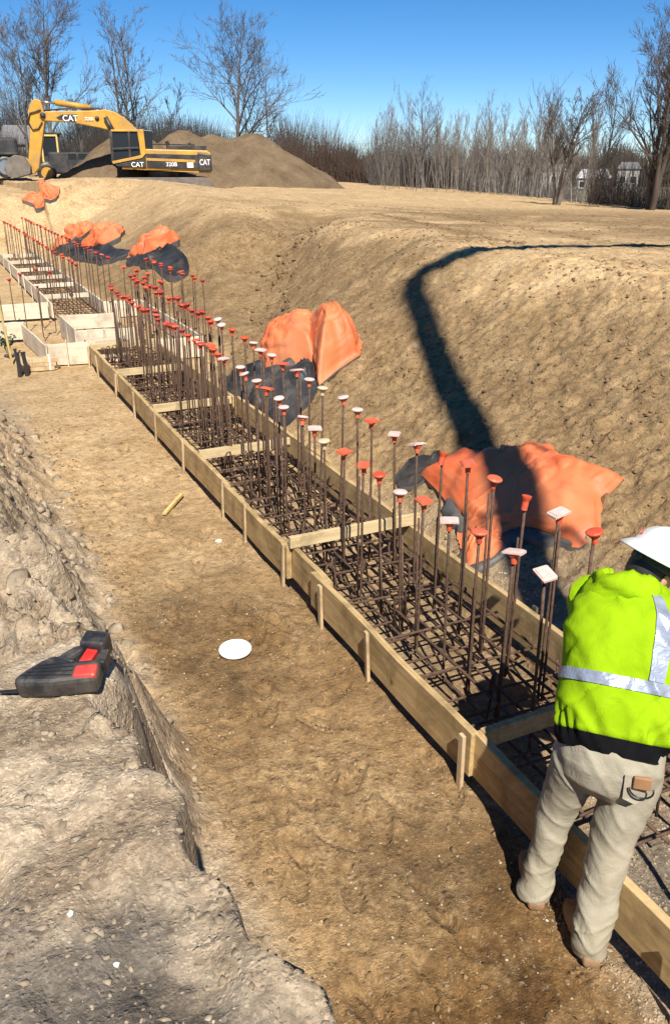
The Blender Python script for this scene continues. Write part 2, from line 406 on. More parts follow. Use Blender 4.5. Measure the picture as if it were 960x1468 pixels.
# grader ridges on the plateau
pl = ss(6.5, 9, XX) * fade * (1 - ss(30, 60, Dc))
d += pl * .012 * vnoise(XX * .5 + YY * .35, (YY - .1 * XX) * 2.6, 0, 90)
saw_x, saw_y = .20, 2.66
flat = np.exp(-(((XX - saw_x) / .28) ** 2 + ((YY - saw_y) / .24) ** 2) ** 2)
ZD = ZZ + d
ZD = ZD * (1 - flat) + 1.2 * flat
GZ = ZD
def gz(x, y):
    i = min(max(np.searchsorted(xs, x) - 1, 0), len(xs) - 2); j = min(max(np.searchsorted(ys, y) - 1, 0), len(ys) - 2)
    tx = (x - xs[i]) / (xs[i + 1] - xs[i]); ty = (y - ys[j]) / (ys[j + 1] - ys[j])
    return float((GZ[j, i] * (1 - tx) + GZ[j, i + 1] * tx) * (1 - ty) + (GZ[j + 1, i] * (1 - tx) + GZ[j + 1, i + 1] * tx) * ty)
ny, nx = XX.shape
P = np.stack([XX, YY, GZ], -1).reshape(-1, 3)
gx_ = np.gradient(GZ, xs, axis=1); gy_ = np.gradient(GZ, ys, axis=0)
NN = np.stack([-gx_, -gy_, np.ones_like(GZ)], -1); NN /= np.linalg.norm(NN, axis=-1, keepdims=True); NN = NN.reshape(-1, 3)
damp = np.clip(.5 + .9 * fbm(XX * .45, YY * .3, 0, 71, 3), 0, 1)
mudA = floorm * np.clip((1 - ss(4, 9.5, YY) * .88) * (.42 + .62 * damp), 0, 1)
greyA = np.clip(bankm * (1 - .35 * ss(5, 9, YY)), 0, 1)
foot = ((XX > 2.05) & (XX < 2.98) & (YY < 13)).astype(float)
greyA = np.maximum(greyA, foot * (.25 + .4 * (1 - ss(1.8, 2.6, YY))))
greyA = np.maximum(greyA, .75 * np.exp(-((XX - 1.98) / .1) ** 2) * (1 - ss(1.2, 2., YY)))
greyA = np.maximum(greyA, .6 * ss(0, .15, XX - toe(YY) + .25) * (1 - ss(.3, .9, XX - toe(YY))) * (1 - ss(4.5, 6.5, YY)))
foot2 = foot * (1 - ss(1.9, 2.7, YY))
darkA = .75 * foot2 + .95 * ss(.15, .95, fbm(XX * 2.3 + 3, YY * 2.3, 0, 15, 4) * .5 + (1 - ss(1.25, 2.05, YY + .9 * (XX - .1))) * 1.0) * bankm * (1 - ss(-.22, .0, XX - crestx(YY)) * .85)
cutA = slopem * (1 - ss(-.25, .35, ZZ - np.minimum(1.62, ZZ * 0 + 1.62) + .25 * fbm(XX * .9, YY * .9, 0, 16, 3))) * (1 - ss(20, 30, YY)) * ss(-4, 1, YY)
fieldA = ss(0, 1, (Dc - np.interp(np.degrees(np.arctan2(XX, YY)), [-60, 5, 20, 30, 45, 60], [78, 75, 71, 66, 41, 41])) / 6.)
quads = (np.arange(ny - 1)[:, None] * nx + np.arange(nx - 1)[None, :]).reshape(-1)
xc = .5 * (XX[:-1, :-1] + XX[1:, 1:]).reshape(-1); yc = .5 * (YY[:-1, :-1] + YY[1:, 1:]).reshape(-1)
isfloor = (xc > .8) & (xc < 3.2 + .75 * ss(11.2, 12.6, yc) * (1 - ss(17.5, 19, yc))) & (yc > -20) & (yc < 30)
isbank = (xc <= .8) & (xc > -3) & (yc > -20) & (yc < 12.5)
isslope = (~isfloor) & (xc >= 3.2) & (xc < 8) & (yc > -20) & (yc < 34)
rest = ~(isfloor | isbank | isslope)
for nm, mask in (('trench_floor', isfloor), ('earth_bank', isbank), ('excavated_slope', isslope), ('ground', rest)):
    q = quads[mask]; F = np.stack([q, q + 1, q + nx + 1, q + nx], -1)
    ids, inv = np.unique(F, return_inverse=True); F = inv.reshape(F.shape)
    me = bpy.data.meshes.new(nm)
    me.vertices.add(len(ids)); me.vertices.foreach_set('co', P[ids].reshape(-1))
    me.loops.add(F.size); me.loops.foreach_set('vertex_index', F.reshape(-1).astype(np.int32))
    me.polygons.add(len(F)); me.polygons.foreach_set('loop_start', np.arange(0, F.size, 4, dtype=np.int32))
    me.polygons.foreach_set('use_smooth', np.ones(len(F), bool))
    me.update(calc_edges=True); me.validate()
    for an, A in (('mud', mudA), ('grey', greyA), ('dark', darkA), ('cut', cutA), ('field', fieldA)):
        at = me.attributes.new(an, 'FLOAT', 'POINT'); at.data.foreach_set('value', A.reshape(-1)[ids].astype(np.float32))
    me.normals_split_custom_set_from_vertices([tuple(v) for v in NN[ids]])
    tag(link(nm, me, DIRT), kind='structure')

# ------------------------------------------------------------------ stones, chips and clods
def rock_template(seed, sub=1):
    bm = bmesh.new(); bmesh.ops.create_icosphere(bm, subdivisions=sub, radius=1)
    rs = np.random.RandomState(seed)
    V = np.array([v.co for v in bm.verts]); 
    for k in range(13):
        nrm = rs.normal(size=3); nrm /= np.linalg.norm(nrm); dd = V @ nrm; lim = rs.uniform(.35, .75)
        V = V - np.where(dd > lim, dd - lim, 0)[:, None] * nrm[None]
    F = [[v.index for v in f.verts] for f in bm.faces]; bm.free(); return V, np.array(F)
RT = [rock_template(s, 1) for s in range(6)]; RT2 = [rock_template(s + 20, 2) for s in range(6)]
def scatter(name, n, pos, size, mat, seed, templ=RT, sink=.25, kind='stuff'):
    rs = np.random.RandomState(seed); VV = []; FF = []; b = 0
    for i in range(n):
        x, y = pos(rs); s = size(rs, x, y); V, F = templ[rs.randint(len(templ))]
        a = rs.uniform(0, 6.28); c, s_ = math.cos(a), math.sin(a)
        v = V * np.array([1, rs.uniform(.6, 1), rs.uniform(.4, .8)]) * s
        t = rs.uniform(-.4, .4); v = v @ np.array([[1, 0, 0], [0, math.cos(t), -math.sin(t)], [0, math.sin(t), math.cos(t)]])
        v = v @ np.array([[c, -s_, 0], [s_, c, 0], [0, 0, 1]])
        VV.append(v + np.array([x, y, gz(x, y) + s * (.35 - sink)])); FF.append(F + b); b += len(V)
    V = np.concatenate(VV); F = np.concatenate(FF)
    me = bpy.data.meshes.new(name); me.vertices.add(len(V)); me.vertices.foreach_set('co', V.reshape(-1))
    me.loops.add(F.size); me.loops.foreach_set('vertex_index', F.reshape(-1).astype(np.int32))
    me.polygons.add(len(F)); me.polygons.foreach_set('loop_start', np.arange(0, F.size, 3, dtype=np.int32)); me.update(calc_edges=True)
    return tag(link(name, me, mat), kind=kind)
tag(scatter('floor_chips', 1500, lambda r: (r.uniform(.85, 1.98), .9 + 9 * r.uniform() ** 1.6), lambda r, x, y: .003 + .011 * r.uniform() ** 4, PEB, 1), 'pale stone chips trodden into the brown trench floor', 'stone chips')
tag(scatter('floor_clods', 1500, lambda r: (r.uniform(.8, 2.0) if r.uniform() < .55 else .8 + abs(r.normal()) * .16, 1.4 + 9 * r.uniform() ** 1.3), lambda r, x, y: .006 + .026 * r.uniform() ** 3, CLOD, 2), 'small brown clods on the trench floor', 'clods')
def slope_pos(r):
    while True:
        y = 1.5 + 20 * r.uniform() ** 1.3; x = toe(y) + .1 + 4.5 * r.uniform() ** .8
        if vnoise(x * 1.2, y * 1.2, 0, 33) + .45 * r.normal() > -.1: return float(x), float(y)
tag(scatter('slope_clods', 9500, slope_pos, lambda r, x, y: .007 + .038 * r.uniform() ** 4, CLOD, 3), 'loose clods spread over the sandy slope', 'clods')
def gully_pos(r):
    y = r.uniform(11.5, 19); return 3.9 + (y - 11.5) * .55 + r.normal() * .45, y
tag(scatter('gully_clods', 420, gully_pos, lambda r, x, y: .02 + .10 * r.uniform() ** 3.5, CLOD, 13, RT2), 'dark clods slipped down the gully between the two mounds', 'clods')
tag(scatter('gravel', 2600, lambda r: (3.03 + abs(r.normal()) * .22, r.uniform(1.6, 6.5)), lambda r, x, y: .006 + .017 * r.uniform() ** 2, PEB, 4), 'mixed gravel between the far form board and the orange blanket', 'gravel')
tag(scatter('footing_gravel', 3600, lambda r: (r.uniform(2.07, 2.95), .8 + 2.2 * r.uniform() ** 1.3), lambda r, x, y: .005 + .013 * r.uniform() ** 2, ROCKM, 5), 'grey gravel in the footing beside the worker', 'gravel')
tag(scatter('edge_gravel', 900, lambda r: (1.99 - abs(r.normal()) * .06, .8 + 1.2 * r.uniform()), lambda r, x, y: .004 + .01 * r.uniform() ** 2, ROCKM, 6), 'grey gravel along the foot of the near form board', 'gravel')
def bank_pos(r):
    while True:
        y = 1.9 + 9 * r.uniform() ** 1.2; x = .82 - 1.0 * r.uniform() ** 1.1
        if x > .05 * y - .1: return x, y
tag(scatter('bank_rubble', 900, bank_pos, lambda r, x, y: (.008 + .105 * r.uniform() ** 5) * (1 if y > 4.6 else .3 if y < 3 else .5), ROCKM, 7, RT, .35), 'broken grey rubble and hard clods on the left bank', 'rubble')
tag(scatter('bank_clods', 700, lambda r: (.62 - .75 * r.uniform(), 1.0 + 2.3 * r.uniform()), lambda r, x, y: .006 + .022 * r.uniform() ** 4, ROCKM, 18, RT, .42), 'half buried lumps on the crust of the near bank', 'lumps')
tag(scatter('bank_grit', 3600, lambda r: (r.uniform(-.3, .6), 1.0 + 4 * r.uniform()), lambda r, x, y: .0025 + .010 * r.uniform() ** 4, ROCKM, 8), 'fine grit on top of the left bank', 'grit')
tag(scatter('plateau_clods', 2200, lambda r: (lambda t, k: (8.0 + 2.6 * t + r.normal() * .07 + 2.0 * (k > .75), 10.6 + 9.5 * t + r.normal() * .07))(r.uniform(), r.uniform()) if r.uniform() < .5 else (r.uniform(7, 20), r.uniform(7, 26)), lambda r, x, y: .015 + .045 * r.uniform() ** 2, CLOD, 9), 'clods and track crumbs on the graded plateau', 'clods')
def stone(x, y, s, label, mat, seed, z=None, group=None):
    V, F = RT2[seed % 6]; me = bpy.data.meshes.new('stone')
    me.from_pydata([tuple(v * np.array([s, s * .8, s * .6])) for v in V], [], [tuple(int(i) for i in f) for f in F])
    o = link('stone', me, mat); o.location = (x, y, (gz(x, y) if z is None else z) + s * .2); o.rotation_euler = (.1, .2, seed * 1.3)
    return tag(o, label, 'stone', group)
WHITEST = worn('white_stone', (.72, .68, .58), .9, .15, 30)
stone(.055, 1.58, .014, 'small white stone on the dark soil at the bottom left corner', WHITEST, 1)
stone(.13, 1.42, .012, 'white chip low down on the dark bank near the bottom edge of the photo', WHITEST, 2)
stone(.12, 3.45, .10, 'flat pale rock on the bank just behind the power tool', ROCKM, 3)
stone(.38, 3.5, .09, 'rounded tan clod at the lip of the bank above the power tool', ROCKM, 4)
stone(.30, 5.3, .13, 'large pale block in the rubble at the left bank', ROCKM, 5)
stone(.62, 4.9, .10, 'angular grey lump overhanging the trench floor beside the rubble', ROCKM, 6)
stone(1.78, 6.02, .035, 'fist sized pale stone on the path beside the form stakes', WHITEST, 7)
stone(1.44, 7.5, .035, 'lone tan stone in the middle of the dirt path', PEB, 8)

# ------------------------------------------------------------------ formwork
BT = .04
def board(parent, a, b, h=.26, z=.08, mat=BOARD, t=BT, name='board', label=None, tilt=0):
    a = Vector((a[0], a[1], 0)); b = Vector((b[0], b[1], 0)); dd = b - a; L = dd.length
    m = MB(); n = 8; rr = []
    sd_ = random.random() * 100
    for i in range(n + 1):
        y = L * i / n; w = .004 * math.sin(sd_ + i * 1.3); zt = .003 * math.sin(sd_ * 2 + i)
        rr.append([(-t / 2 + w, y, 0), (t / 2 + w, y, 0), (t / 2 + w, y, h + zt), (-t / 2 + w, y, h + zt)])
    m.rings(rr); o = m.build(name, mat, parent, bevel=.003)
    o.location = (a.x, a.y, z); o.rotation_euler = (0, tilt, math.atan2(-dd.x, dd.y))
    if label: o['label'] = label
    return o
def stake(parent, x, y, h=.36, mat=STAKEW, w=.038, t=.02, lean=0., z=-.03):
    h *= random.uniform(.92, 1.06); w *= random.uniform(.85, 1.15); m = MB(); m.box((0, 0, h / 2), (t, w, h)); o = m.build('stake', mat, parent, bevel=.002)
    o.location = (x, y, z); o.rotation_euler = (random.uniform(-.04, .04) + lean, random.uniform(-.05, .05), random.uniform(-.1, .1)); return o
def spreader(parent, x0, x1, y, z, h=.09, mat=CROSSW, t=.038, rz=0):
    m = MB(); m.box(((x1 - x0) / 2, 0, h / 2), (x1 - x0, t, h)); o = m.build('spreader', mat, parent, bevel=.003)
    o.location = (x0, y, z); o.rotation_euler = (0, random.uniform(-.01, .01), rz + random.uniform(-.01, .01)); return o
fm = empty('footing_form', (2.5, 7, 0), 0, 'long straight timber footing form running from the worker to the pale side box', 'formwork')
fm.location = (0, 0, 0)
NX, FX = 2.02, 2.99
for (y0, y1, x0, x1) in ((.2, 2.72, 2.03, 2.03), (2.70, 4.62, 2.005, 2.01), (4.42, 5.06, 2.045, 2.045), (5.04, 6.45, 2.0, 2.0), (6.43, 8.9, 2.02, 2.01), (8.88, 11.0, 2.01, 2.03), (10.98, 13.0, 2.02, 2.03)):
    board(fm, (x0, y0), (x1, y1), .25 + random.uniform(-.004, .004), .075)
for (y0, y1, x) in ((.2, 2.9, 3.0), (2.92, 5.2, 2.99), (5.22, 7.0, 3.0), (6.6, 9.2, 3.05), (9.18, 11.2, 3.0), (11.18, 12.8, 3.01)):
    board(fm, (x, y0), (x, y1), .25, .075)
for y in (1.35, 2.74, 3.74, 4.42, 5.10, 5.93, 6.50, 7.75, 8.85, 9.9, 11.0, 12.2, 12.95): stake(fm, 1.972 if y != 2.74 else 1.968, y, .37)
for y in (2.2, 3.6, 5.1, 6.8, 8.4, 10.1, 11.9): stake(fm, 3.035 if not 6.6 < y < 9.3 else 3.085, y, .36)
spreader(fm, 2.0, 3.06, 5.02, .329, .085)
spreader(fm, 2.05, 2.97, 2.70, .235, .1, BOARD)
for y, x1 in ((7.4, 2.97), (9.2, 2.97), (11.15, 2.97), (13.02, 3.2)): spreader(fm, 2.045, x1, y, .245, .09)
nl = MB()
for y in (2.74, 3.74, 4.42, 5.1, 5.93, 6.5): nl.tube([(1.955, y, .26), (1.964, y, .26)], .004, 6)
nl.build('nail_heads', REBAR, fm)['kind'] = 'stuff'
# pale side box (wider pad) and the cross footing to the left
sb = empty('pad_form', (0, 0, 0), 0, 'pale plywood pad form stepping out on both sides beyond the front footing', 'formwork')
PW = PALEW
board(sb, (1.42, 13.25), (1.72, 13.2), .32, .02, PW, .03); board(sb, (1.72, 13.19), (2.07, 13.14), .33, .02, PW, .03)
board(sb, (1.42, 13.25), (1.30, 15.4), .3, .02, PW, .03); board(sb, (2.09, 13.1), (2.6, 13.1), .36, .02, PW, .03)
board(sb, (1.98, 14.0), (1.96, 15.6), .38, .02, PW, .03); board(sb, (1.98, 14.0), (2.9, 13.9), .36, .02, PW, .03)
board(sb, (1.98, 15.6), (3.0, 15.5), .36, .02, PW, .03)
board(sb, (3.0, 12.9), (3.75, 12.9), .32, .02, PW, .03); board(sb, (3.75, 12.9), (3.75, 17.2), .32, .02, PW, .03); board(sb, (3.75, 17.2), (3.0, 17.2), .32, .02, PW, .03)
for x, y in ((1.70, 13.17), (2.02, 13.1), (2.1, 13.06), (1.4, 13.22), (1.95, 14.8), (2.4, 13.9)): stake(sb, x, y, .42, PW)
cf = empty('cross_form', (0, 0, 0), 0, 'low pale timber form of the cross footing at the left edge', 'formwork')
board(cf, (.2, 15.5), (1.0, 15.45), .3, .05, PW, .03); board(cf, (1.0, 15.44), (1.34, 15.42), .3, .05, PW, .03)
board(cf, (.2, 17.6), (2.0, 17.5), .3, .05, PW, .03)
for x in (.55, 1.02, 1.3): stake(cf, x, 15.4, .38, PW)
ff = empty('footing_form', (0, 0, 0), 0, 'far timber footing form beyond the pale pad form, reaching the end of the trench', 'formwork')
for y0, y1 in ((17.3, 20.), (20.02, 23.), (23.02, 26), (26.02, 29.4)):
    board(ff, (2.06, y0), (2.06, y1), .28, .07, PW); board(ff, (3.02, y0), (3.02, y1), .28, .07, PW)
for y in (17.6, 19, 20.2, 21.6, 23.1, 25, 27): stake(ff, 2.015, y, .4, PW)
for y in (18.6, 20.4, 22, 23.8, 25.8, 27.8): spreader(ff, 2.08, 3.0, y, .26, .09, PW)

# ------------------------------------------------------------------ reinforcement mats
mat = empty('rebar_mat', (0, 0, 0), 0, 'rusty rebar mat lying inside the front footing form', 'rebar mat', 'rebar mats in the footing')
def longbar(parent, x, y0, y1, z, r=.009, wob=.012):
    m = MB(); n = max(2, int((y1 - y0) / .8)); sx = random.random() * 9
    m.tube([(wob * math.sin(sx + i * 1.1), (y1 - y0) * i / n, wob * .6 * math.sin(sx * 2 + i)) for i in range(n + 1)], r, 6)
    o = m.build('long_bar', REBAR, parent, True); o.location = (x, y0, z); return o
for y0, y1 in ((1.95, 7.2), (6.6, 13.0)):
    for x, z in ((2.13, .09), (2.33, .085), (2.53, .09), (2.72, .085), (2.90, .09), (2.36, .2), (2.68, .2), (2.90, .215)):
        longbar(mat, x + random.uniform(-.015, .015), y0, y1, z + random.uniform(-.006, .006))
m = MB(); m.tube([(-.02, 0, .10), (-.035, 0, .02), (0, 0, 0), (.4, .004, .002), (.8, 0, 0), (.835, 0, .02), (.82, 0, .10)], .008, 6); tie_me = m.mesh('cross_bar')
m = MB(); m.tube([(0, 0, 0), (.4, .006, -.004), (.82, 0, 0)], .008, 6); flat_me = m.mesh('cross_bar')
m = MB(); m.tube([(0, 0, -.08), (0, 0, .17), (.015, 0, .20), (.05, 0, .2), (.068, .0, .14), (.07, .0, .02)], .008, 6); hook_me = m.mesh('hook_bar')
for me in (tie_me, flat_me, hook_me):
    me.materials.append(REBAR); me.polygons.foreach_set('use_smooth', [True] * len(me.polygons))
def cross(parent, me, x, y, z, rz=None, nm='cross_bar'):
    o = bpy.data.objects.new(nm, me); COL.objects.link(o); o.parent = parent; o.location = (x, y, z)
    o.rotation_euler = (random.uniform(-.25, .25), random.uniform(-.02, .02), random.uniform(-.05, .05) if rz is None else rz); return o
y = 2.0
while y < 12.95:
    cross(mat, tie_me, 2.10, y, .105 + random.uniform(-.006, .006)); y += .21 + random.uniform(-.04, .04)
y = 2.1
while y < 12.95:
    cross(mat, flat_me, 2.10, y, .22 + random.uniform(-.012, .012)); y += .42 + random.uniform(-.08, .08)
for i in range(58):
    cross(mat, hook_me, random.choice((2.22, 2.36, 2.52, 2.68)) + random.uniform(-.04, .04), 2.1 + 10.8 * random.random(), .12, random.uniform(0, 6.28), 'hook_bar')
mat2 = empty('rebar_mat', (0, 0, 0), 0, 'dark rebar mat low in the far footing form beyond the pad', 'rebar mat', 'rebar mats in the footing')
for x in (2.2, 2.36, 2.52, 2.68, 2.84): longbar(mat2, x, 13.2, 29.2, .12, .011)
y = 13.3
while y < 29.:
    cross(mat2, tie_me, 2.12, y, .14); y += .2 + .012 * (y - 13)

# ------------------------------------------------------------------ upright bars with caps
def cap_mesh(kind, top, stem):
    m = MB()
    rr = []
    for z, r in ((-.056, .0155), (-.026, .017), (-.018, .026), (0, .034)):
        rr.append([(r * math.cos(k * math.pi / 5), r * math.sin(k * math.pi / 5), z) for k in range(10)])
    m.rings(rr, 1)
    if kind == 'square':
        m.box((0, 0, .005), (.090, .078, .009), None, 0); m.box((0, 0, .0115), (.074, .062, .005), None, 0); m.box((.047, 0, .002), (.008, .07, .012), None, 0); m.box((-.047, 0, .002), (.008, .07, .012), None, 0)
    else:
        rr = []
        for z, r in ((-.002, .03), (0, .043), (.007, .045), (.014, .038), (.018, .016)):
            rr.append([(r * math.cos(k * math.pi / 8), r * math.sin(k * math.pi / 8), z) for k in range(16)])
        m.rings(rr, 0)
    me = m.mesh('cap'); me.materials.append(top); me.materials.append(stem)
    bm = bmesh.new(); bm.from_mesh(me); bmesh.ops.recalc_face_normals(bm, faces=bm.faces); bm.to_mesh(me); bm.free()
    return me
CAPS = {'O': cap_mesh('round', CAP_O, CAP_O), 'P': cap_mesh('square', CAP_O2, CAP_O), 'W': cap_mesh('square', CAP_W, CAP_O), 'w': cap_mesh('round', CAP_W, CAP_O2),
        'R': cap_mesh('round', CAP_R, CAP_R), 'T': cap_mesh('round', CAP_T, CAP_T), 'F': cap_mesh('round', CAP_O2, CAP_R)}
CN = {'O': 'round orange cap', 'P': 'faded square orange cap', 'W': 'square bleached white cap', 'w': 'round bleached pink cap', 'R': 'dark red cap', 'T': 'tan cap', 'F': 'faded salmon cap', 'N': 'bare orange sleeve cap'}
m = MB()
rr = []
for z, r in ((-.05, .017), (0, .018), (.02, .026), (.03, .028)): rr.append([(r * math.cos(k * math.pi / 5), r * math.sin(k * math.pi / 5), z) for k in range(10)])
m.rings(rr); me = m.mesh('cap'); me.materials.append(CAP_O); CAPS['N'] = me
m = MB(); m.tube([(0.07, 0, .015), (.015, 0, .0), (0, 0, .03), (0, 0, .35), (0.002, .002, .7), (0, 0, 1.0)], .0085, 7); dow_me = m.mesh('rebar_dowel')
dow_me.materials.append(REBAR); dow_me.polygons.foreach_set('use_smooth', [True] * len(dow_me.polygons))
m = MB(); m.tube([(0, 0, 0), (0.002, .001, .5), (0, 0, 1.0)], .0075, 6); lap_me = m.mesh('lap_bar'); lap_me.materials.append(REBAR); lap_me.polygons.foreach_set('use_smooth', [True] * len(lap_me.polygons))
ORD = ['first', 'second', 'third', 'fourth', 'fifth', 'sixth', 'seventh', 'eighth', 'ninth', 'tenth', 'eleventh', 'twelfth', 'thirteenth', 'fourteenth', 'fifteenth', 'sixteenth', 'seventeenth', 'eighteenth', 'nineteenth', 'twentieth']
def dowel(x, y, h, cap, label, group, z0=.06, tilt=.012, r=1.):
    o = bpy.data.objects.new('rebar_dowel', dow_me); COL.objects.link(o)
    o.location = (x, y, z0); o.scale = (r, r, h - z0)
    o.rotation_euler = (random.gauss(0, tilt), random.gauss(0, tilt), random.uniform(0, 6.28))
    tag(o, label, 'rebar', group)
    c = bpy.data.objects.new('cap', CAPS[cap]); COL.objects.link(c); c.parent = o
    c.location = (0, 0, 1.0); c.scale = (1 / r, 1 / r, 1 / (h - z0))
    if y < 13 and random.random() < .75:
        lb = bpy.data.objects.new('lap_bar', lap_me); COL.objects.link(lb); lb.parent = o; lb.location = (.021, .004, 0); lb.scale = (1, 1, random.uniform(.45, .97)); lb.rotation_euler = (random.gauss(0, .006), random.gauss(0, .006), 0)
    c.rotation_euler = (random.gauss(0, .10), random.gauss(0, .10), random.uniform(0, 6.28)); return o
G1 = 'capped upright rebars in the front footing'
near = [(2.74, 1.08, 'W'), (3.01, 1.08, 'W'), (3.28, 1.07, 'F'), (3.57, 1.04, 'W'), (3.82, 1.06, 'P'), (4.07, 1.03, 'w'), (4.33, 1.05, 'O'), (4.59, 1.04, 'P'), (4.92, 1.03, 'P'), (5.18, 1.03, 'T'),
        (5.43, 1.05, 'W'), (5.62, 1.08, 'w'), (5.93, 1.08, 'w'), (6.15, 1.1, 'w'), (6.35, 1.14, 'P'), (6.6, 1.15, 'w'), (6.83, 1.16, 'w'), (7.05, 1.17, 'w'), (7.4, 1.18, 'W')]
near += [(7.62 + .19 * i, 1.17 + .03 * math.sin(i), 'OOPRwOPRRO'[i % 10] if i < 6 else 'RORFRRORPR'[i % 10]) for i in range(28)]
far = [(2.82, 1.2, 'O'), (3.08, 1.2, 'W'), (3.35, 1.19, 'N'), (3.61, 1.21, 'F'), (3.89, 1.22, 'P'), (4.17, 1.18, 'N'), (4.46, 1.17, 'W'), (4.74, 1.16, 'W'), (5.09, 1.16, 'P'), (5.31, 1.18, 'w'), (5.65, 1.19, 'w'), (5.99, 1.19, 'T'),
       (6.22, 1.21, 'w'), (6.54, 1.22, 'W'), (6.79, 1.22, 'P'), (7.1, 1.24, 'w'), (7.35, 1.24, 'W'), (7.57, 1.27, 'w'), (7.79, 1.28, 'O'), (8.24, 1.28, 'O')]
far += [(8.45 + .19 * i, 1.3 + .03 * math.sin(i * 2), 'wwOORRPRRF'[i % 10] if i < 6 else 'RRORRFRRPR'[i % 10]) for i in range(24)]
for row, lst, xx in (('near row', near, 2.37), ('far row', far, 2.69)):
    for i, (y, h, c) in enumerate(lst):
        side = 'path side row' if row == 'near row' else 'slope side row'
        if i < 20: lab = 'rebar with %s, %s from the worker in the %s' % (CN[c], ORD[i], side)
        else: lab = 'rebar with %s in crowded far half of the %s' % (CN[c], side)
        dowel(xx + random.gauss(0, .012), y, h, c, lab, G1)
dowel(2.33, 1.42, 1.0, 'O', 'rusty upright rebar standing in grey gravel at the right edge beside the worker', G1)
for i, (x, y) in enumerate([(3.9 - .06 * (k % 2), 13.2 + .33 * k) for k in range(12)]):
    dowel(x, y, 1.15, 'RORRPROR'[i % 8], 'rebar with %s in the short row at the slope side of pad' % CN['RORRPROR'[i % 8]], 'capped rebars at the pad')
for i in range(10):
    dowel(3.15 + .1 * (i % 3), 13.1 + .28 * i, 1.1 + .05 * (i % 2), 'RPRO'[i % 4], 'rebar with %s bunched in the middle of the pad' % CN['RPRO'[i % 4]], 'capped rebars at the pad')
for i in range(28):
    for xx, rn in ((2.38, 'path side'), (2.93, 'slope side')):
        c = 'RRORFRPRRO'[(i * 3 + (xx > 2.5)) % 10]
        dowel(xx + random.gauss(0, .02), 15.9 + .49 * i, (1.2 if xx < 2.5 else 1.3), c, 'distant rebar with %s in the %s row of the far footing' % (CN[c], rn), 'capped rebars in the far footing', r=1.15)
for i, (x, y, h) in enumerate([(1.25, 15.9, 1.0), (1.45, 16.2, 1.05), (1.1, 16.6, 1.05), (1.75, 16.4, 1.1), (1.9, 15.8, 1.1), (1.62, 15.3, .95)]):
    dowel(x, y, h, 'RRwRRw'[i], 'lone dark rebar among the cross forms left of the pad, %s' % ('with red cap' if i in (0, 1, 3, 4) else 'with pale cap'), 'rebars at the cross footing')

# ------------------------------------------------------------------ things lying about
o = MB(); rr = []
for z, r in ((0, .098), (.006, .103), (.013, .103), (.016, .1), (.0125, .094), (.012, .05), (.0125, .004)): rr.append([(r * math.cos(k * math.pi / 24), r * math.sin(k * math.pi / 24), z) for k in range(48)])
o.rings(rr); lid = o.build('bucket_lid', worn('white_lid', (.72, .72, .70), .45, .05, 14, 0, .05, .001, (.55, .47, .38), .35), smooth=False)
lid.location = (1.355, 4.36, .028); lid.rotation_euler = (.05, -.04, 0)
tag(lid, 'round white plastic bucket lid lying on the brown path', 'bucket lid')
o = MB(); o.box((0, 0, .01), (.036, .46, .02)); o.box((0.004, .01, .0245), (.026, .40, .009))
st = o.build('wood_offcut', YELLW, bevel=.002); st.location = (1.65, 6.93, .02); st.rotation_euler = (.02, .03, rad(-35)); tag(st, 'short split wooden stake lying on the dirt path', 'wood offcut')
bs = empty('stake_bundle', (1.05, 13.0, .02), rad(-4), 'bundle of wooden stakes tied with two white straps beside the pale form', 'stake bundle')
for k in range(12):
    s_ = MB(); s_.box((.19 + random.uniform(-.03, .05), (k % 4) * .043, .022 + (k // 4) * .062), (.5, .04, .058)); s_.build('stake', CROSSW if k % 2 else STAKEW, bs, bevel=.002)
for x in (.04, .36):
    s_ = MB()
    s_.box((x, .064, .192), (.02, .19, .006)); s_.box((x, -.03, .095), (.02, .006, .2)); s_.box((x, .16, .095), (.02, .006, .2)); s_.build('strap', worn('white_strap', (.8, .8, .76), .5, .05), bs)
lt = MB(); lt.box((0, 0, .75), (.03, .015, 1.5)); lo = lt.build('lath', YELLW); lo.location = (.93, 13.6, 0); lo.rotation_euler = (.05, -.09, .3)
tag(lo, 'thin yellow wooden lath standing upright at the left edge', 'lath')
BSTEEL = worn('black_steel', (.03, .028, .027), .5)
for x_, y_, h_, r_, lb_ in ((.95, 12.75, .40, .02, 'thin tall dark steel pin, left of the pair beside the stake bundle'), (1.05, 12.77, .34, .03, 'thick short dark steel pin right against the stake bundle')):
    pk = MB(); pk.tube([(0, 0, -.05), (.01, 0, h_ * .5), (.004, 0, h_)], r_, 8); pk.tube([(.004, 0, h_), (.004, 0, h_ + .012)], r_ * 1.3, 8)
    po = pk.build('steel_pin', BSTEEL); po.location = (x_, y_, 0); po.rotation_euler = (.04, -.05, 0); tag(po, lb_, 'form pin', 'steel pins by the stake bundle')
po = pk.build('steel_pins', worn('black_steel', (.03, .028, .027), .5)); po.location = (.95, 12.75, 0); tag(po, 'short dark steel form pins standing next to the stake bundle', 'form pin')
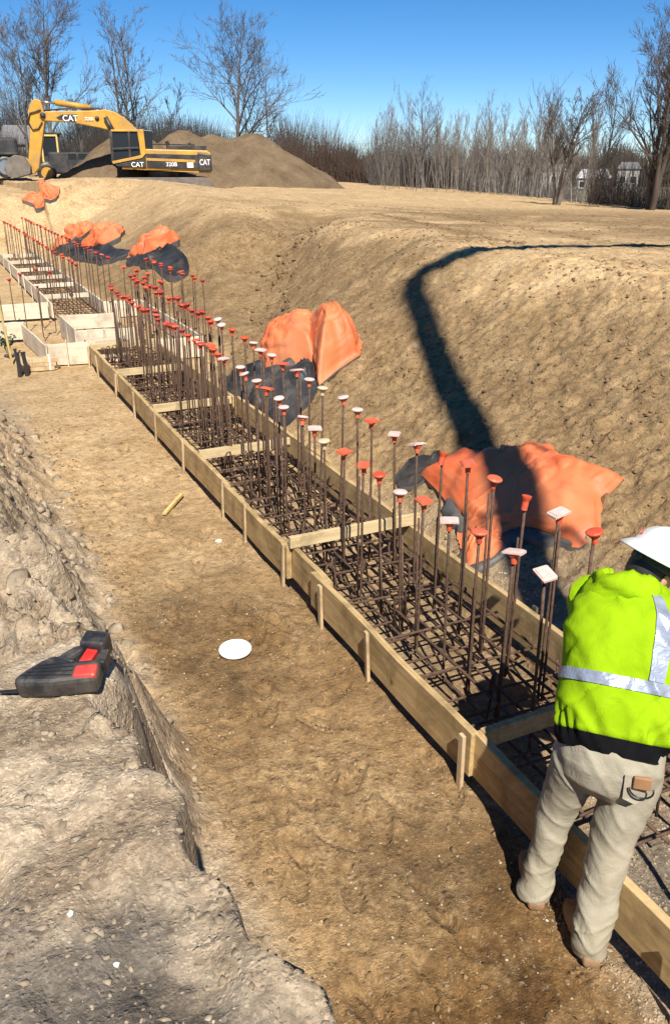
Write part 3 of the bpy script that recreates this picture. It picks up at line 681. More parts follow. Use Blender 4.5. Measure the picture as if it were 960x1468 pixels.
# scraggly plant at the left edge
pl_ = empty('weed', (.93, 14.1, .1), 0, 'small dark green weed at the far left end of the bank', 'weed')
lm = MB(); st_ = MB(); rnd = random.Random(3)
for k in range(14):
    a = rnd.uniform(0, 6.28); L = rnd.uniform(.15, .4); tip = Vector((math.cos(a) * L * .5, math.sin(a) * L * .5, L)); st_.tube([(0, 0, -.1), tip * .5 + Vector((0, 0, .04)), tip], [.005, .004, .002], 4)
    for j in range(7):
        t = rnd.uniform(.4, 1); c = tip * t; dd = Vector((rnd.gauss(0, 1), rnd.gauss(0, 1), rnd.gauss(0, .6))).normalized() * .06; w = dd.orthogonal().normalized() * .02
        lm.add([c, c + dd * .5 + w, c + dd, c + dd * .5 - w], [(0, 1, 2, 3)])
lm.build('leaf_tuft', worn('weed_leaf', (.05, .08, .03), .6), pl_, fixn=False)['kind'] = 'stuff'; st_.build('stem', worn('weed_stem', (.08, .07, .04), .8), pl_)

# ------------------------------------------------------------------ power tool on the bank
BLK = worn('black_rubber', (.022, .022, .024), .42, .3, 12, 0, .25, .003, (.25, .2, .15), .35)
RED = worn('red_housing', (.52, .025, .02), .35, .15, 12, 0, .1, .002, (.3, .2, .15), .3)
DKM = worn('dark_metal', (.06, .06, .062), .35, .3, 10, .7)
pt = empty('power_tool', (.035, 2.575, 1.205), rad(-25.1), 'black and red cordless power saw lying on its side on the left bank', 'power tool')
pt.rotation_euler = (rad(14), 0, rad(-25.1)); pt.scale = (.79, .79, .79)
def slab(poly, z0, z1, nm, mt, bev=.008, par=None):
    b = MB(); b.prism(poly, z0, z1, ax='xy'); return b.build(nm, mt, par or pt, bevel=bev, smooth=False)
slab([(.0, .015), (.02, -.012), (.16, -.01), (.335, .018), (.35, .03), (.345, .13), (.22, .12), (.14, .155), (.09, .12), (.04, .07)], 0, .1, 'housing', BLK, .02)
slab([(.245, .018), (.338, .024), (.345, .035), (.34, .098), (.245, .085)], .012, .108, 'side_panel', RED, .012)
slab([(.09, .12), (.15, .16), (.20, .215), (.25, .235), (.25, .19), (.21, .15), (.24, .125), (.16, .10)], .012, .085, 'rear_grip', BLK, .014)
slab([(.245, .12), (.30, .13), (.315, .19), (.265, .20)], .02, .088, 'trigger_panel', RED, .005)
bt_ = slab([(.23, .205), (.34, .195), (.355, .275), (.245, .29)], .005, .115, 'battery', BLK, .012)
slab([(.275, .24), (.335, .235), (.34, .255), (.28, .26)], .113, .121, 'battery_latch', DKM, .002, bt_)
slab([(.30, .118), (.355, .125), (.36, .205), (.325, .2)], .01, .08, 'battery_rail', BLK, .005)
for k in range(4): slab([(.03 + .02 * k, .025 + .018 * k), (.24, .03 + .024 * k), (.24, .034 + .024 * k), (.03 + .02 * k, .031 + .018 * k)], .099, .1035, 'rib', DKM, 0)
slab([(-.075, .0), (.02, .004), (.02, .022), (-.07, .012)], .02, .028, 'blade', DKM, .001)
b = MB(); b.tube([(.02, .02, .07), (-.005, .05, .05), (-.01, .075, .03)], .006, 6); b.build('blade_release', DKM, pt)

# ------------------------------------------------------------------ orange insulating blankets
def poly_radius(poly, c, n):
    R = []
    for k in range(n):
        a = 2 * math.pi * k / n; dx, dy = math.cos(a), math.sin(a); best = 0
        for i in range(len(poly)):
            x1, y1 = poly[i][0] - c[0], poly[i][1] - c[1]; x2, y2 = poly[(i + 1) % len(poly)][0] - c[0], poly[(i + 1) % len(poly)][1] - c[1]
            ex, ey = x2 - x1, y2 - y1; den = dx * ey - dy * ex
            if abs(den) < 1e-9: continue
            t = (x1 * ey - y1 * ex) / den; u_ = (x1 * dy - y1 * dx) / den
            if t > 0 and -1e-6 <= u_ <= 1 + 1e-6: best = max(best, t)
        R.append(best)
    R = np.array(R); return R
def mound(poly, h, seed, nr=34, na=120, fold=.04, p=2.2, q=.8, base=.02, sharp=6., edge=.0, c=None, zoff=0., lean=(0, 0), slack=1.10):
    if c is None:
        A = np.array(poly); c = A.mean(0)
    R = poly_radius(poly, c, na)
    m = MB(); rr = []
    ang = np.arange(na) * 2 * np.pi / na
    for i in range(nr + 1):
        t = (i / nr); t = max(t, .004)
        x = c[0] + np.cos(ang) * R * t; y = c[1] + np.sin(ang) * R * t
        prof = h * np.clip(1 - t ** p, 0, 1) ** q
        wv = np.cos(ang * 5 + seed + 2.2 * vnoise(np.cos(ang) * 2, np.sin(ang) * 2, seed, seed)) * ss(.25, .9, t)
        f = fold * (fbm(x * 3 + seed, y * 3, 0, seed, 3) * .9 + .5 * wv * (1 - .3 * t) + .55 * (1 - np.abs(vnoise(x * sharp, y * sharp * .5, seed, seed + 3)) * 2.) - .5 * np.maximum(0, 1 - np.abs(vnoise(x * 2.3 + 7, y * 3.1, seed, seed + 9)) * 7.))
        k = ss(0, .25, 1 - t) * .8 + .2
        cr = np.maximum(0, 1 - np.abs(vnoise(ang * 3.2 + .9 * np.sin(t * 3 + seed), t * 1.4 + seed, seed * 1.7, seed + 21)) * 5); k2 = cr * fold * .75 * ss(.15, .8, t)
        f = f + k2 / (k + .001)
        z = macro(x, y) + base + prof + f * k + edge * ss(.9, 1., t) + zoff
        rr.append([(float(a + lean[0] * prof), float(b_ + lean[1] * prof), float(cc)) for a, b_, cc in zip(x, y, z)])
    m.rings(rr[::-1], cap=False)
    G = np.array(rr); G0 = G.copy()
    rs = np.random.RandomState(seed); n0, n1 = G.shape[:2]
    idx = np.arange(n0 * n1).reshape(n0, n1); pairs = []
    for di, dj in ((1, 0), (0, 1), (1, 1), (1, -1), (3, 0), (0, 4), (6, 0), (0, 9)):
        a_ = idx[:n0 - di if di else n0]; b_ = np.roll(idx, -dj, 1)[di:]
        pairs.append(np.stack([a_.ravel(), b_.ravel()], 1))
    pr = np.concatenate(pairs); X = G.reshape(-1, 3).copy()
    sl = slack + .05 * vnoise(X[pr[:, 0], 0] * 3, X[pr[:, 0], 1] * 3, 0, seed + 40)
    L0 = np.linalg.norm(X[pr[:, 0]] - X[pr[:, 1]], axis=1) * sl
    cnt = np.bincount(pr.ravel(), minlength=len(X)).astype(float)
    X[:, 2] += fold * 1.2 * fbm(X[:, 0] * 4, X[:, 1] * 4, 0, seed + 5, 3)
    floor_z = G0.reshape(-1, 3)[:, 2]
    ringi = np.repeat(np.arange(n0), n1); pin = np.clip((n0 - 1 - ringi) / 3., .12, 1)
    ctr = ringi < 3
    for it in range(110):
        X[:, 2] -= .0009
        dv = X[pr[:, 1]] - X[pr[:, 0]]; L = np.linalg.norm(dv, axis=1) + 1e-9
        cor = dv * ((L - L0) / L * .5)[:, None]
        D_ = np.stack([np.bincount(pr[:, 0], cor[:, k], len(X)) - np.bincount(pr[:, 1], cor[:, k], len(X)) for k in range(3)], 1) / cnt[:, None] * 1.6
        D_[ctr] *= .1; D_[:, :2] *= .6
        X += D_ * pin[:, None]
        gf = macro(X[:, 0], X[:, 1]) + base + zoff
        pl_z = gf + (floor_z - gf) * .78
        X[:, 2] = np.maximum(X[:, 2], np.maximum(gf, pl_z - .03)); X[:, 2] = np.minimum(X[:, 2], floor_z + .16)
    rr = [[tuple(map(float, q_)) for q_ in r_] for r_ in X.reshape(n0, n1, 3)]
    m = MB(); m.rings(rr[::-1], cap=False)
    out = np.array(rr[-1]); inn = np.array(rr[-2]); dn = out.copy(); dn[:, :2] = out[:, :2] * .985 + inn[:, :2] * .015; dn[:, 2] -= .03
    m.rings([[tuple(q_) for q_ in dn], rr[-1]], 1, cap=False)
    lo = dn.copy(); lo[:, :2] = dn[:, :2] * .6 + inn[:, :2] * .4; lo[:, 2] = macro(lo[:, 0], lo[:, 1]) - .03
    m.rings([[tuple(q_) for q_ in lo], [tuple(q_) for q_ in dn]], 1, cap=False)
    return m, rr, ang
def hem(rr, a0, a1, width, drop, c):
    m = MB(); na = len(rr[0]); ks = [k % na for k in range(int(a0), int(a1) + 1)]
    A = [Vector(rr[-2][k]) for k in ks]; B = [Vector(rr[-1][k]) for k in ks]
    rows = [[], [], [], []]
    for j, (a, b) in enumerate(zip(A, B)):
        out = Vector((b.x - c[0], b.y - c[1], 0)).normalized(); w = width * (.6 + .5 * math.sin(j * .35) ** 2) * min(1, j / 4, (len(ks) - 1 - j) / 4 + .02)
        z = zat(b.x + out.x * w, b.y + out.y * w) + .015
        rows[0].append(a + Vector((0, 0, .004))); rows[1].append(b + out * .006 + Vector((0, 0, .03)))
        rows[2].append(Vector((b.x + out.x * w, b.y + out.y * w, z + .035))); rows[3].append(Vector((b.x + out.x * w, b.y + out.y * w, z - .02)))
    n = len(ks); vs = [p for r in rows for p in r]
    m.add(vs, [(i * n + j, i * n + j + 1, (i + 1) * n + j + 1, (i + 1) * n + j) for i in range(3) for j in range(n - 1)]); return m
GB = 'orange insulating blankets heaped along the slope'
B1 = [(3.68, 6.04), (3.98, 5.98), (4.05, 5.66), (4.22, 5.63), (4.40, 5.19), (4.31, 4.74), (4.42, 4.42), (4.21, 4.38), (3.96, 4.10), (3.80, 4.13), (3.77, 4.34), (3.73, 4.56), (3.65, 4.66), (3.50, 4.80), (3.52, 5.11), (3.62, 5.55), (3.66, 5.85)]
bl = empty('insulating_blanket', (3.95, 5.1, .4), 0, 'big orange blanket with a pointed corner on the slope nearest the worker', 'blanket', GB)
def at_parent(o, p): o.parent = p; o.matrix_parent_inverse = Matrix.Translation(-Vector(p.location)); return o
c1 = (4.0, 5.0); m_, rr, _ = mound(B1, .31, 3, 44, 180, .024, 2.8, .62, .03, c=c1, slack=1.035)
at_parent(m_.build('cover', [ORANGE, GREYSHEET], None, True), bl)
at_parent(hem(rr, 100, 128, .10, .02, c1).build('turned_hem', GREYSHEET, None, True), bl)
at_parent(hem(rr, 66, 92, .06, .02, c1).build('turned_hem', GREYSHEET, None, True), bl)
B1f = [(3.62, 5.0), (3.80, 4.82), (3.70, 4.63), (3.42, 4.56), (3.27, 4.64), (3.40, 4.95), (3.5, 5.1)]
m_, rr, _ = mound(B1f, .15, 8, 22, 90, .03, 2.2, .9, .02); at_parent(m_.build('cover_flap', [ORANGE, GREYSHEET], None, True), bl)
at_parent(hem(rr, 44, 80, .07, .02, np.array(B1f).mean(0)).build('turned_hem', GREYSHEET, None, True), bl)
B1k = [(3.55, 6.25), (3.75, 6.35), (3.95, 6.2), (3.85, 6.0), (3.6, 5.95), (3.5, 6.05)]
m_, rr, _ = mound(B1k, .1, 12, 16, 60, .04, 2, 1, .02); at_parent(m_.build('lining', [BLACKSHEET, GREYSHEET], None, True), bl)
bl = empty('insulating_blanket', (4.1, 9.6, .5), 0, 'orange blanket with black lining slumped against the form, midway along the footing', 'blanket', GB)
B2L = [(3.76, 10.35), (3.90, 10.66), (4.16, 10.74), (4.44, 10.6), (4.52, 10.12), (4.16, 9.46), (3.92, 9.72), (3.74, 10.05)]
B2R = [(4.34, 10.2), (4.52, 10.28), (4.72, 9.8), (4.66, 9.2), (4.5, 8.95), (4.25, 8.95), (3.96, 8.86), (4.05, 9.2), (4.18, 9.7)]
B2K = [(3.22, 10.36), (3.48, 10.75), (3.81, 10.48), (4.10, 10.0), (4.18, 9.5), (4.0, 9.0), (3.78, 8.72), (3.39, 8.5), (3.2, 8.6), (3.16, 9.2), (3.15, 9.8)]
m_, rr, _ = mound(B2L, .58, 21, 30, 120, .03, 2.6, .55, .05, slack=1.05); at_parent(m_.build('cover', [ORANGE, GREYSHEET], None, True), bl)
m_, rr, _ = mound(B2R, .72, 24, 30, 120, .03, 1.7, .7, .05, slack=1.05); at_parent(m_.build('cover_flap', [ORANGE, GREYSHEET], None, True), bl)
m_, rr, _ = mound(B2K, .24, 29, 32, 120, .05, 2.4, .8, .02, sharp=4); at_parent(m_.build('lining', [BLACKSHEET, GREYSHEET], None, True), bl)
def blob(cx, cy, a, b, seed, rot=None):
    rot = math.atan2(cx, cy) if rot is None else rot
    r = random.Random(seed); out = []
    for k in range(16):
        t = k * math.pi / 8; f = r.uniform(.78, 1.15); x = a * f * math.cos(t); y = b * f * math.sin(t)
        out.append((cx + x * math.cos(rot) + y * math.sin(rot), cy - x * math.sin(rot) + y * math.cos(rot)))
    return out
far_b = [(4.0, 32.4, .55, .4, .22, 'small orange blanket on the far mound at the end of the footing', None, None),
         (4.35, 28.6, .62, .6, .36, 'crumpled orange blanket leftmost of the three beside the far footing', (4.0, 27.6, 1.7, .3, .08), None),
         (4.7, 25.6, 1.1, .5, .36, 'smooth orange blanket in the middle of the three beside the far footing', (4.2, 23.9, 2.2, .3, .1), rad(80)),
         (5.0, 20.9, 1.0, .45, .34, 'orange blanket with dark lining at its right, nearest of the far three', (4.72, 19.6, 1.7, .34, .12), rad(80))]
for i, (x, y, a, b_, h, lab, kk, ro) in enumerate(far_b):
    bl = empty('insulating_blanket', (x, y, zat(x, y)), 0, lab, 'blanket', GB)
    m_, rr, _ = mound(blob(x, y, a, b_, 40 + i, ro), h, 50 + i, 24, 90, .06, 2.0, .8, .12, sharp=3, slack=1.2); at_parent(m_.build('cover', [ORANGE, GREYSHEET], None, True), bl)
    if kk:
        m_, rr, _ = mound(blob(kk[0], kk[1], kk[2], kk[3], 70 + i, rad(84)), kk[4], 60 + i, 22, 80, .09, 2.2, .8, .1, sharp=3); at_parent(m_.build('lining', [BLACKSHEET, GREYSHEET], None, True), bl)

# ------------------------------------------------------------------ worker
HIVIS = NT('hi_vis_fleece'); HIVIS.col(HIVIS.ramp(HIVIS.noise(8, 5, .6), [(.3, (.235, .385, .004)), (.7, (.285, .45, .007))])).rough(.9).spec(.08)
HIVIS.bump(HIVIS.math('ADD', HIVIS.noise(13, 4, .6, None, .6), HIVIS.math('MULTIPLY', HIVIS.noise(160, 2, .6), .15)), .35, .016); HIVIS = HIVIS.mat
TAPE = NT('reflective_tape'); TAPE.col(TAPE.ramp(TAPE.noise(14, 4, .6), [(.3, (.24, .27, .34)), (.7, (.40, .44, .52))])).rough(.35); TAPE.b.inputs['Metallic'].default_value = .25
TAPE.bump(TAPE.noise(22, 3, .6, None, 1), .5, .012); TAPE = TAPE.mat
BAND = worn('black_knit', (.009, .009, .010), 1.0); BAND.node_tree.nodes['Principled BSDF'].inputs['Specular IOR Level'].default_value = .05
PANTS = NT('work_trousers'); PANTS.col(PANTS.mix(PANTS.math('MULTIPLY', PANTS.ramp(PANTS.noise(4, 7, .7, None, .4), [(.5, 0.), (.72, 1.)]), .5), PANTS.ramp(PANTS.noise(7, 5, .6), [(.3, (.29, .255, .18)), (.7, (.40, .36, .27))]), (.50, .42, .31))).rough(.9).spec(.15)
PANTS.bump(PANTS.math('ADD', PANTS.noise(11, 4, .6, None, .7), PANTS.math('MULTIPLY', PANTS.noise(220, 2, .5), .12)), .5, .016); PANTS = PANTS.mat
BOOT = worn('tan_leather', (.27, .145, .07), .8, .3, 14, 0, .4, .004, (.40, .28, .17), .6)
SKIN = worn('skin', (.5, .25, .17), .5, .12, 20)
HAIR = worn('dark_hair', (.018, .014, .012), .6, .3, 60)
HAT = worn('white_hard_hat', (.70, .68, .61), .3, .04, 10, 0, .03, .001, (.6, .55, .45), .25)

wk = empty('person', (1.95, 1.85, 0), 0, 'worker in white hard hat and lime hi-vis hoodie bending over the form board', 'person')
FV = Vector((math.sin(rad(46)), math.cos(rad(46)), 0)); RV = Vector((math.cos(rad(46)), -math.sin(rad(46)), 0)); UP = Vector((0, 0, 1))
def W_(o): return at_parent(o, wk)
def lerp_tab(tab, t):
    for i in range(len(tab) - 1):
        if t <= tab[i + 1][0]:
            k = (t - tab[i][0]) / (tab[i + 1][0] - tab[i][0]); k = k * k * (3 - 2 * k) * .4 + k * .6
            return [a + (b - a) * k for a, b in zip(tab[i][1:], tab[i + 1][1:])]
    return list(tab[-1][1:])
# torso shell: spine from hem to collar
HEM = Vector((1.985, 1.84, .855)); NECK = Vector((2.235, 2.085, 1.375))
SP = (NECK - HEM); 
TT = [(0, .168, .128, 0.), (.05, .178, .138, -.005), (.10, .200, .160, -.012), (.22, .212, .165, -.02), (.45, .218, .160, -.035), (.65, .222, .155, -.045), (.80, .215, .145, -.04), (.90, .178, .12, -.02), (.97, .12, .095, 0), (1.03, .09, .08, .005)]
def torso_pt(t, a, off=0.):
    A, B, bow = lerp_tab(TT, t)
    ax = SP.normalized(); r = RV; f = r.cross(ax) * -1
    if f.dot(FV) < 0: f = -f
    ca, sa = math.cos(a), math.sin(a); e = .8
    x = (A + off) * math.copysign(abs(ca) ** e, ca); y = (B + off) * math.copysign(abs(sa) ** e, sa)
    c = HEM + SP * t + f * bow
    p = c + r * x + f * y
    # folds
    n_ = float(fbm(p.x * 7 + 3, p.y * 7, p.z * 4.5, 5, 3)) * .007
    dg = float(vnoise((x * 1.2 + t * .55) * 13., a * .7, t * 2, 15)); n_ += (1 - abs(dg) * 2) * .014 - .010 * max(0, 1 - abs(float(vnoise((x * 1.6 - t * .8) * 6. + 4, a * .5, t * 1.2, 19))) * 6) * float(ss(.03, .2, t)) * float(ss(.03, .2, t)) * float(1 - ss(.5, .9, t) * .7)
    n_ += math.sin(a * 21 + 2 * math.sin(a * 5)) * .0075 * max(0, 1 - abs(t - .115) / .11)
    d = (r * ca + f * sa).normalized()
    return p + d * n_
NA = 120
m = MB(); m.rings([[torso_pt(t, 2 * math.pi * k / NA) for k in range(NA)] for t in np.linspace(.075, 1.03, 70)], cap=True)
def limb(pts, radii, n=20, seg=8, fold=.006, seed=1):
    # smooth tube through joints with cloth folds
    P_ = [Vector(p) for p in pts]; out = []; R_ = []
    for i in range(len(P_) - 1):
        p0 = P_[max(0, i - 1)]; p1 = P_[i]; p2 = P_[i + 1]; p3 = P_[min(len(P_) - 1, i + 2)]
        for s_ in range(seg):
            t = s_ / seg
            out.append(.5 * ((2 * p1) + (p2 - p0) * t + (2 * p0 - 5 * p1 + 4 * p2 - p3) * t * t + (3 * p1 - p0 - 3 * p2 + p3) * t ** 3)); R_.append(radii[i] + (radii[i + 1] - radii[i]) * t)
    out.append(P_[-1]); R_.append(radii[-1])
    rr = []; u = None
    for i, p in enumerate(out):
        d = (out[min(i + 1, len(out) - 1)] - out[max(i - 1, 0)]).normalized()
        if u is None: u = d.orthogonal().normalized()
        u = (u - d * u.dot(d)).normalized(); w = d.cross(u); ring = []
        for k in range(n):
            a = 2 * math.pi * k / n; q_ = p + (u * math.cos(a) + w * math.sin(a)) * R_[i]
            f = fold * float(fbm(q_.x * 9, q_.y * 9, q_.z * 16, seed, 2))
            ring.append(p + (u * math.cos(a) + w * math.sin(a)) * (R_[i] + f))
        rr.append(ring)
    return rr
SHL = HEM + SP * .83 - RV * .155 + FV * .05; SHR = HEM + SP * .84 + RV * .175 + FV * .03
ELL = SHL + FV * .21 - RV * .0 - UP * .19; WRL = ELL + FV * .2 + RV * .08 - UP * .12
ELR = SHR + FV * .12 + RV * .06 - UP * .24; WRR = ELR + FV * .2 - RV * .06 - UP * .12
for a, b, c in ((SHL, ELL, WRL), (SHR, ELR, WRR)): m.rings(limb([a - (b - a) * .12, a + (b - a) * .25, b, b + (c - b) * .5, c], [.078, .084, .072, .062, .052], 22, 7, .014, 4))
jk = W_(m.build('jacket', HIVIS, None, True))
# knit waistband, reflective tape
b = MB(); b.rings([[torso_pt(t, 2 * math.pi * k / NA, o_) for k in range(NA)] for t, o_ in ((-.015, .006), (.0, .012), (.03, .014), (.06, .012), (.085, .004))], cap=False); at_parent(b.build('waistband', BAND, None, True), wk)
def tape(t0, t1, a0, a1, n, off=.006, k=5):
    b = MB(); A_ = np.linspace(a0, a1, n); T_ = np.linspace(t0, t1, k); vs = [torso_pt(t, a, off) for t in T_ for a in A_]
    b.add(vs, [(i * n + j, i * n + j + 1, (i + 1) * n + j + 1, (i + 1) * n + j) for i in range(k - 1) for j in range(n - 1)]); return b
W_(tape(.36, .428, math.pi * .9, math.pi * 2.1, 100).build('reflective_band', TAPE, None, True, fixn=False))
b = MB(); k = 34; T_ = np.linspace(.43, .93, k); vs = []
for t in T_:
    for a in np.linspace(-.70, -.90, 6) if False else np.linspace(1.5 * math.pi + .30, 1.5 * math.pi + .58, 6): vs.append(torso_pt(t, a, .0065))
b.add(vs, [(i * 6 + j, i * 6 + j + 1, (i + 1) * 6 + j + 1, (i + 1) * 6 + j) for i in range(k - 1) for j in range(5)]); W_(b.build('reflective_band', TAPE, None, True, fixn=False))
# hood bunched round the neck
b = MB(); rr = []; nk = NECK - SP.normalized() * .03
for i in range(60):
    a = 2 * math.pi * i / 60; back = max(0, -math.sin(a)); lf = max(0, -math.cos(a))
    R0 = .092 + .022 * back + .026 * lf; tb = .028 + .030 * back ** 1.5 + .016 * lf
    axn = SP.normalized(); fwd = (FV - axn * FV.dot(axn)).normalized()
    rgt = max(0, math.cos(a)); tb *= 1 - .35 * rgt
    cen = nk + RV * math.cos(a) * R0 + fwd * math.sin(a) * R0 - axn * (.025 * back - .01 + .03 * rgt) + UP * .005 - RV * .012
    out = (RV * math.cos(a) + fwd * math.sin(a)); ring = []
    for j in range(22):
        t = 2 * math.pi * j / 22; q_ = cen + (out * math.cos(t) + axn * math.sin(t) * 1.25) * tb
        f = .026 * float(fbm(q_.x * 8, q_.y * 8, q_.z * 14, 8, 3)) + .010 * math.sin(t * 3 + a * 3) - .012 * max(0, 1 - abs(float(vnoise(a * 1.6, t * .9, 3., 44))) * 5)
        ring.append(cen + (out * math.cos(t) + axn * math.sin(t) * 1.25) * (tb + f))
    rr.append(ring)
n = 22; vs = [p for r in rr for p in r]; b.add(vs, [(i * n + j, i * n + (j + 1) % n, ((i + 1) % 60) * n + (j + 1) % n, ((i + 1) % 60) * n + j) for i in range(60) for j in range(n)])
W_(b.build('hood', HIVIS, None, True))
# trousers: pelvis and legs grown together
HL, HR = Vector((1.925, 1.915, .83)), Vector((2.065, 1.785, .83))
KL, KR = Vector((1.915, 2.005, .47)), Vector((1.985, 1.775, .46))
AL, AR = Vector((1.865, 2.015, .035)), Vector((1.887, 1.71, .035))
t_ = MB()
def ell_ring(c, a, b_, n=40): return [c + RV * a * math.cos(2 * math.pi * k / n) + FV * b_ * math.sin(2 * math.pi * k / n) for k in range(n)]
t_.rings([ell_ring(Vector((1.985, 1.84, .70)), .12, .10), ell_ring(Vector((1.985, 1.84, .76)), .178, .135), ell_ring(Vector((1.985, 1.84, .84)), .188, .145), ell_ring(Vector((1.99, 1.845, .92)), .176, .13), ell_ring(Vector((2.0, 1.85, .97)), .16, .115)])
t_.rings(limb([HL + UP * .06, HL * .75 + KL * .25, HL * .4 + KL * .6, KL, KL * .55 + AL * .45, AL + UP * .06, AL], [.09, .096, .082, .072, .07, .068, .066], 28, 6, .0, 2))
t_.rings(limb([HR + UP * .06, HR * .75 + KR * .25, HR * .4 + KR * .6, KR, KR * .55 + AR * .45, AR + UP * .06, AR], [.092, .102, .09, .08, .076, .073, .07], 28, 6, .0, 3))
tr = t_.build('trousers', PANTS, None, True)
rm = tr.modifiers.new('r', 'REMESH'); rm.mode = 'VOXEL'; rm.voxel_size = .0085; rm.use_smooth_shade = True
sm = tr.modifiers.new('s', 'SMOOTH'); sm.factor = .5; sm.iterations = 5
apply_mods(tr); me = tr.data; nv = len(me.vertices)
co = np.empty(nv * 3); me.vertices.foreach_get('co', co); co = co.reshape(-1, 3); no = np.empty(nv * 3); me.vertices.foreach_get('normal', no); no = no.reshape(-1, 3)
x, y, z = co.T
low = 1 - ss(.1, .62, z)
knee = np.exp(-((z - .5) / .16) ** 2)
az_ = np.arctan2(y - 1.85, x - 1.9)
def crease(f, sk_, seed): return np.maximum(0, 1 - np.abs(vnoise((x - y) * 2.2 + seed, (x + y) * 2.2, (z + sk_ * (x - y)) * f, seed)) * 3.2)
bunch = ss(.0, .08, z) * (1 - ss(.16, .36, z)); thigh = ss(.5, .7, z)
dsp = .007 * fbm(x * 6, y * 6, z * 4, 30, 3) + .008 * crease(13, .55, 31) * (low + .5 * knee) + .007 * crease(22, -.35, 34) * bunch + .006 * crease(8, .9, 33) * thigh
dsp -= .004 * (low + .4)
co = co + no * dsp[:, None]; me.vertices.foreach_set('co', co.reshape(-1)); me.update()
me.materials.clear(); me.materials.append(PANTS); me.polygons.foreach_set('use_smooth', [True] * len(me.polygons)); W_(tr)
# back pocket and the tape clip hanging on it
def onback(dr, dz, out): return Vector((1.985, 1.84, dz)) + RV * dr - FV * out
b = MB(); b.add([onback(x_, z_, o_) for x_, z_, o_ in ((.055, .87, .139), (.15, .87, .108), (.145, .775, .112), (.10, .755, .137), (.058, .775, .145))] + [onback(x_, z_, o_ + .006) for x_, z_, o_ in ((.055, .87, .139), (.15, .87, .108), (.145, .775, .112), (.10, .755, .137), (.058, .775, .145))],
                [(4, 3, 2, 1, 0), (5, 6, 7, 8, 9), (0, 1, 6, 5), (1, 2, 7, 6), (2, 3, 8, 7), (3, 4, 9, 8), (4, 0, 5, 9)]); W_(b.build('back_pocket', PANTS, None))
tc = MB(); cc = onback(.115, .852, .142); tc.box(cc, (.06, .014, .05), Matrix.Rotation(rad(-40), 3, 'Z')); tco = W_(tc.build('leather_tag', worn('brown_leather', (.33, .17, .08), .6), None, bevel=.004))
cl = MB(); cl.tube([cc + RV * .04 * math.cos(t) - FV * .012 + UP * (.035 * math.sin(t) - .02) for t in np.linspace(-math.pi, .3, 12)], .0035, 6); W_(cl.build('clip_ring', DKM, None, True))
# boots
def boot(heel, yaw):
    b = MB(); rr = []; fv = Vector((math.sin(yaw), math.cos(yaw), 0)); rv = Vector((math.cos(yaw), -math.sin(yaw), 0))
    for s_, w, h0, h1 in ((-.012, .028, .012, .05), (.0, .036, .0, .085), (.05, .042, .0, .13), (.10, .042, .0, .13), (.15, .046, .0, .09), (.20, .048, .0, .072), (.25, .044, .004, .062), (.28, .03, .012, .05), (.288, .012, .02, .04)):
        c = heel + fv * s_; rr.append([c + rv * (w * math.copysign(abs(math.cos(a)) ** .6, math.cos(a))) + UP * ((h0 + h1) / 2 + (h1 - h0) / 2 * math.copysign(abs(math.sin(a)) ** .7, math.sin(a))) for a in [2 * math.pi * k / 20 for k in range(20)]])
    b.rings(rr); o = W_(b.build('boot', BOOT, None, True))
    s2 = MB(); pts = []
    for s_, w in ((-.016, .03), (.0, .042), (.1, .046), (.18, .053), (.25, .05), (.285, .034), (.296, .012)): pts.append((s_, w))
    poly = [heel + fv * s_ + rv * w for s_, w in pts] + [heel + fv * s_ - rv * w for s_, w in pts[::-1]]
    s2.add([p + UP * -.004 for p in poly] + [p + UP * .022 for p in poly], [tuple(range(len(poly) - 1, -1, -1)), tuple(range(len(poly), 2 * len(poly)))] + [(i, (i + 1) % len(poly), len(poly) + (i + 1) % len(poly), len(poly) + i) for i in range(len(poly))])
    so_ = s2.build('sole', worn('brown_rubber', (.12, .075, .045), .85, .3, 14, 0, .2, .003, (.3, .21, .13), .6), None, bevel=.003); so_.parent = o; so_.matrix_parent_inverse = Matrix.Translation(-Vector(wk.location)); return o
boot(Vector((1.835, 1.965, .006)), rad(30)); boot(Vector((1.86, 1.66, .006)), rad(24))
# body: one skinned figure under the clothes
HC = Vector((2.315, 2.085, 1.41)); HF = Vector((math.sin(rad(92)), math.cos(rad(92)), -.5)).normalized()
sk = bmesh.new(); lay = sk.verts.layers.skin.new() if hasattr(sk.verts.layers, 'skin') else None
nodes = []
def nd(p, r, par=None):
    v = sk.verts.new(p); v[lay].radius = (r, r); nodes.append(v)
    if par is not None: sk.edges.new((par, v))
    return v
pel = nd(Vector((1.99, 1.845, .88)), .12); v[lay] if False else None
pel[lay].use_root = True
ch = nd(HEM + SP * .75, .125, pel); nk_ = nd(NECK + SP.normalized() * .01, .058, ch); hb_ = nd(HC - HF * .01 - UP * .05, .06, nk_)
def arm(sh, el, wr, sgn):
    a = nd(sh, .055, ch); e = nd(el, .045, a); w = nd(wr, .03, e); dv = (wr - el).normalized(); pal = nd(wr + dv * .07, .032, w)
    lat = RV * sgn
    for k in range(4):
        kn_ = nd(wr + dv * .105 + lat * (.027 - .018 * k), .0105, pal); L = (.075, .085, .08, .062)[k]
        mid = nd(kn_.co + dv * L * .5 - UP * .015, .0095, kn_); nd(mid.co + dv * L * .25 - UP * .04, .008, mid)
    th = nd(wr + dv * .045 - lat * .04 * -1 * -1, .0125, pal); nd(th.co + dv * .045 - lat * .018 - UP * .01, .0105, th)
arm(SHL, ELL, WRL, 1); arm(SHR, ELR, WRR, -1)
for hp, kn_, an in ((HL, KL, AL), (HR, KR, AR)):
    h_ = nd(hp, .08, pel); k_ = nd(kn_, .058, h_); a_ = nd(an, .042, k_); nd(an + Vector((.05, .11, -.015)), .034, a_)
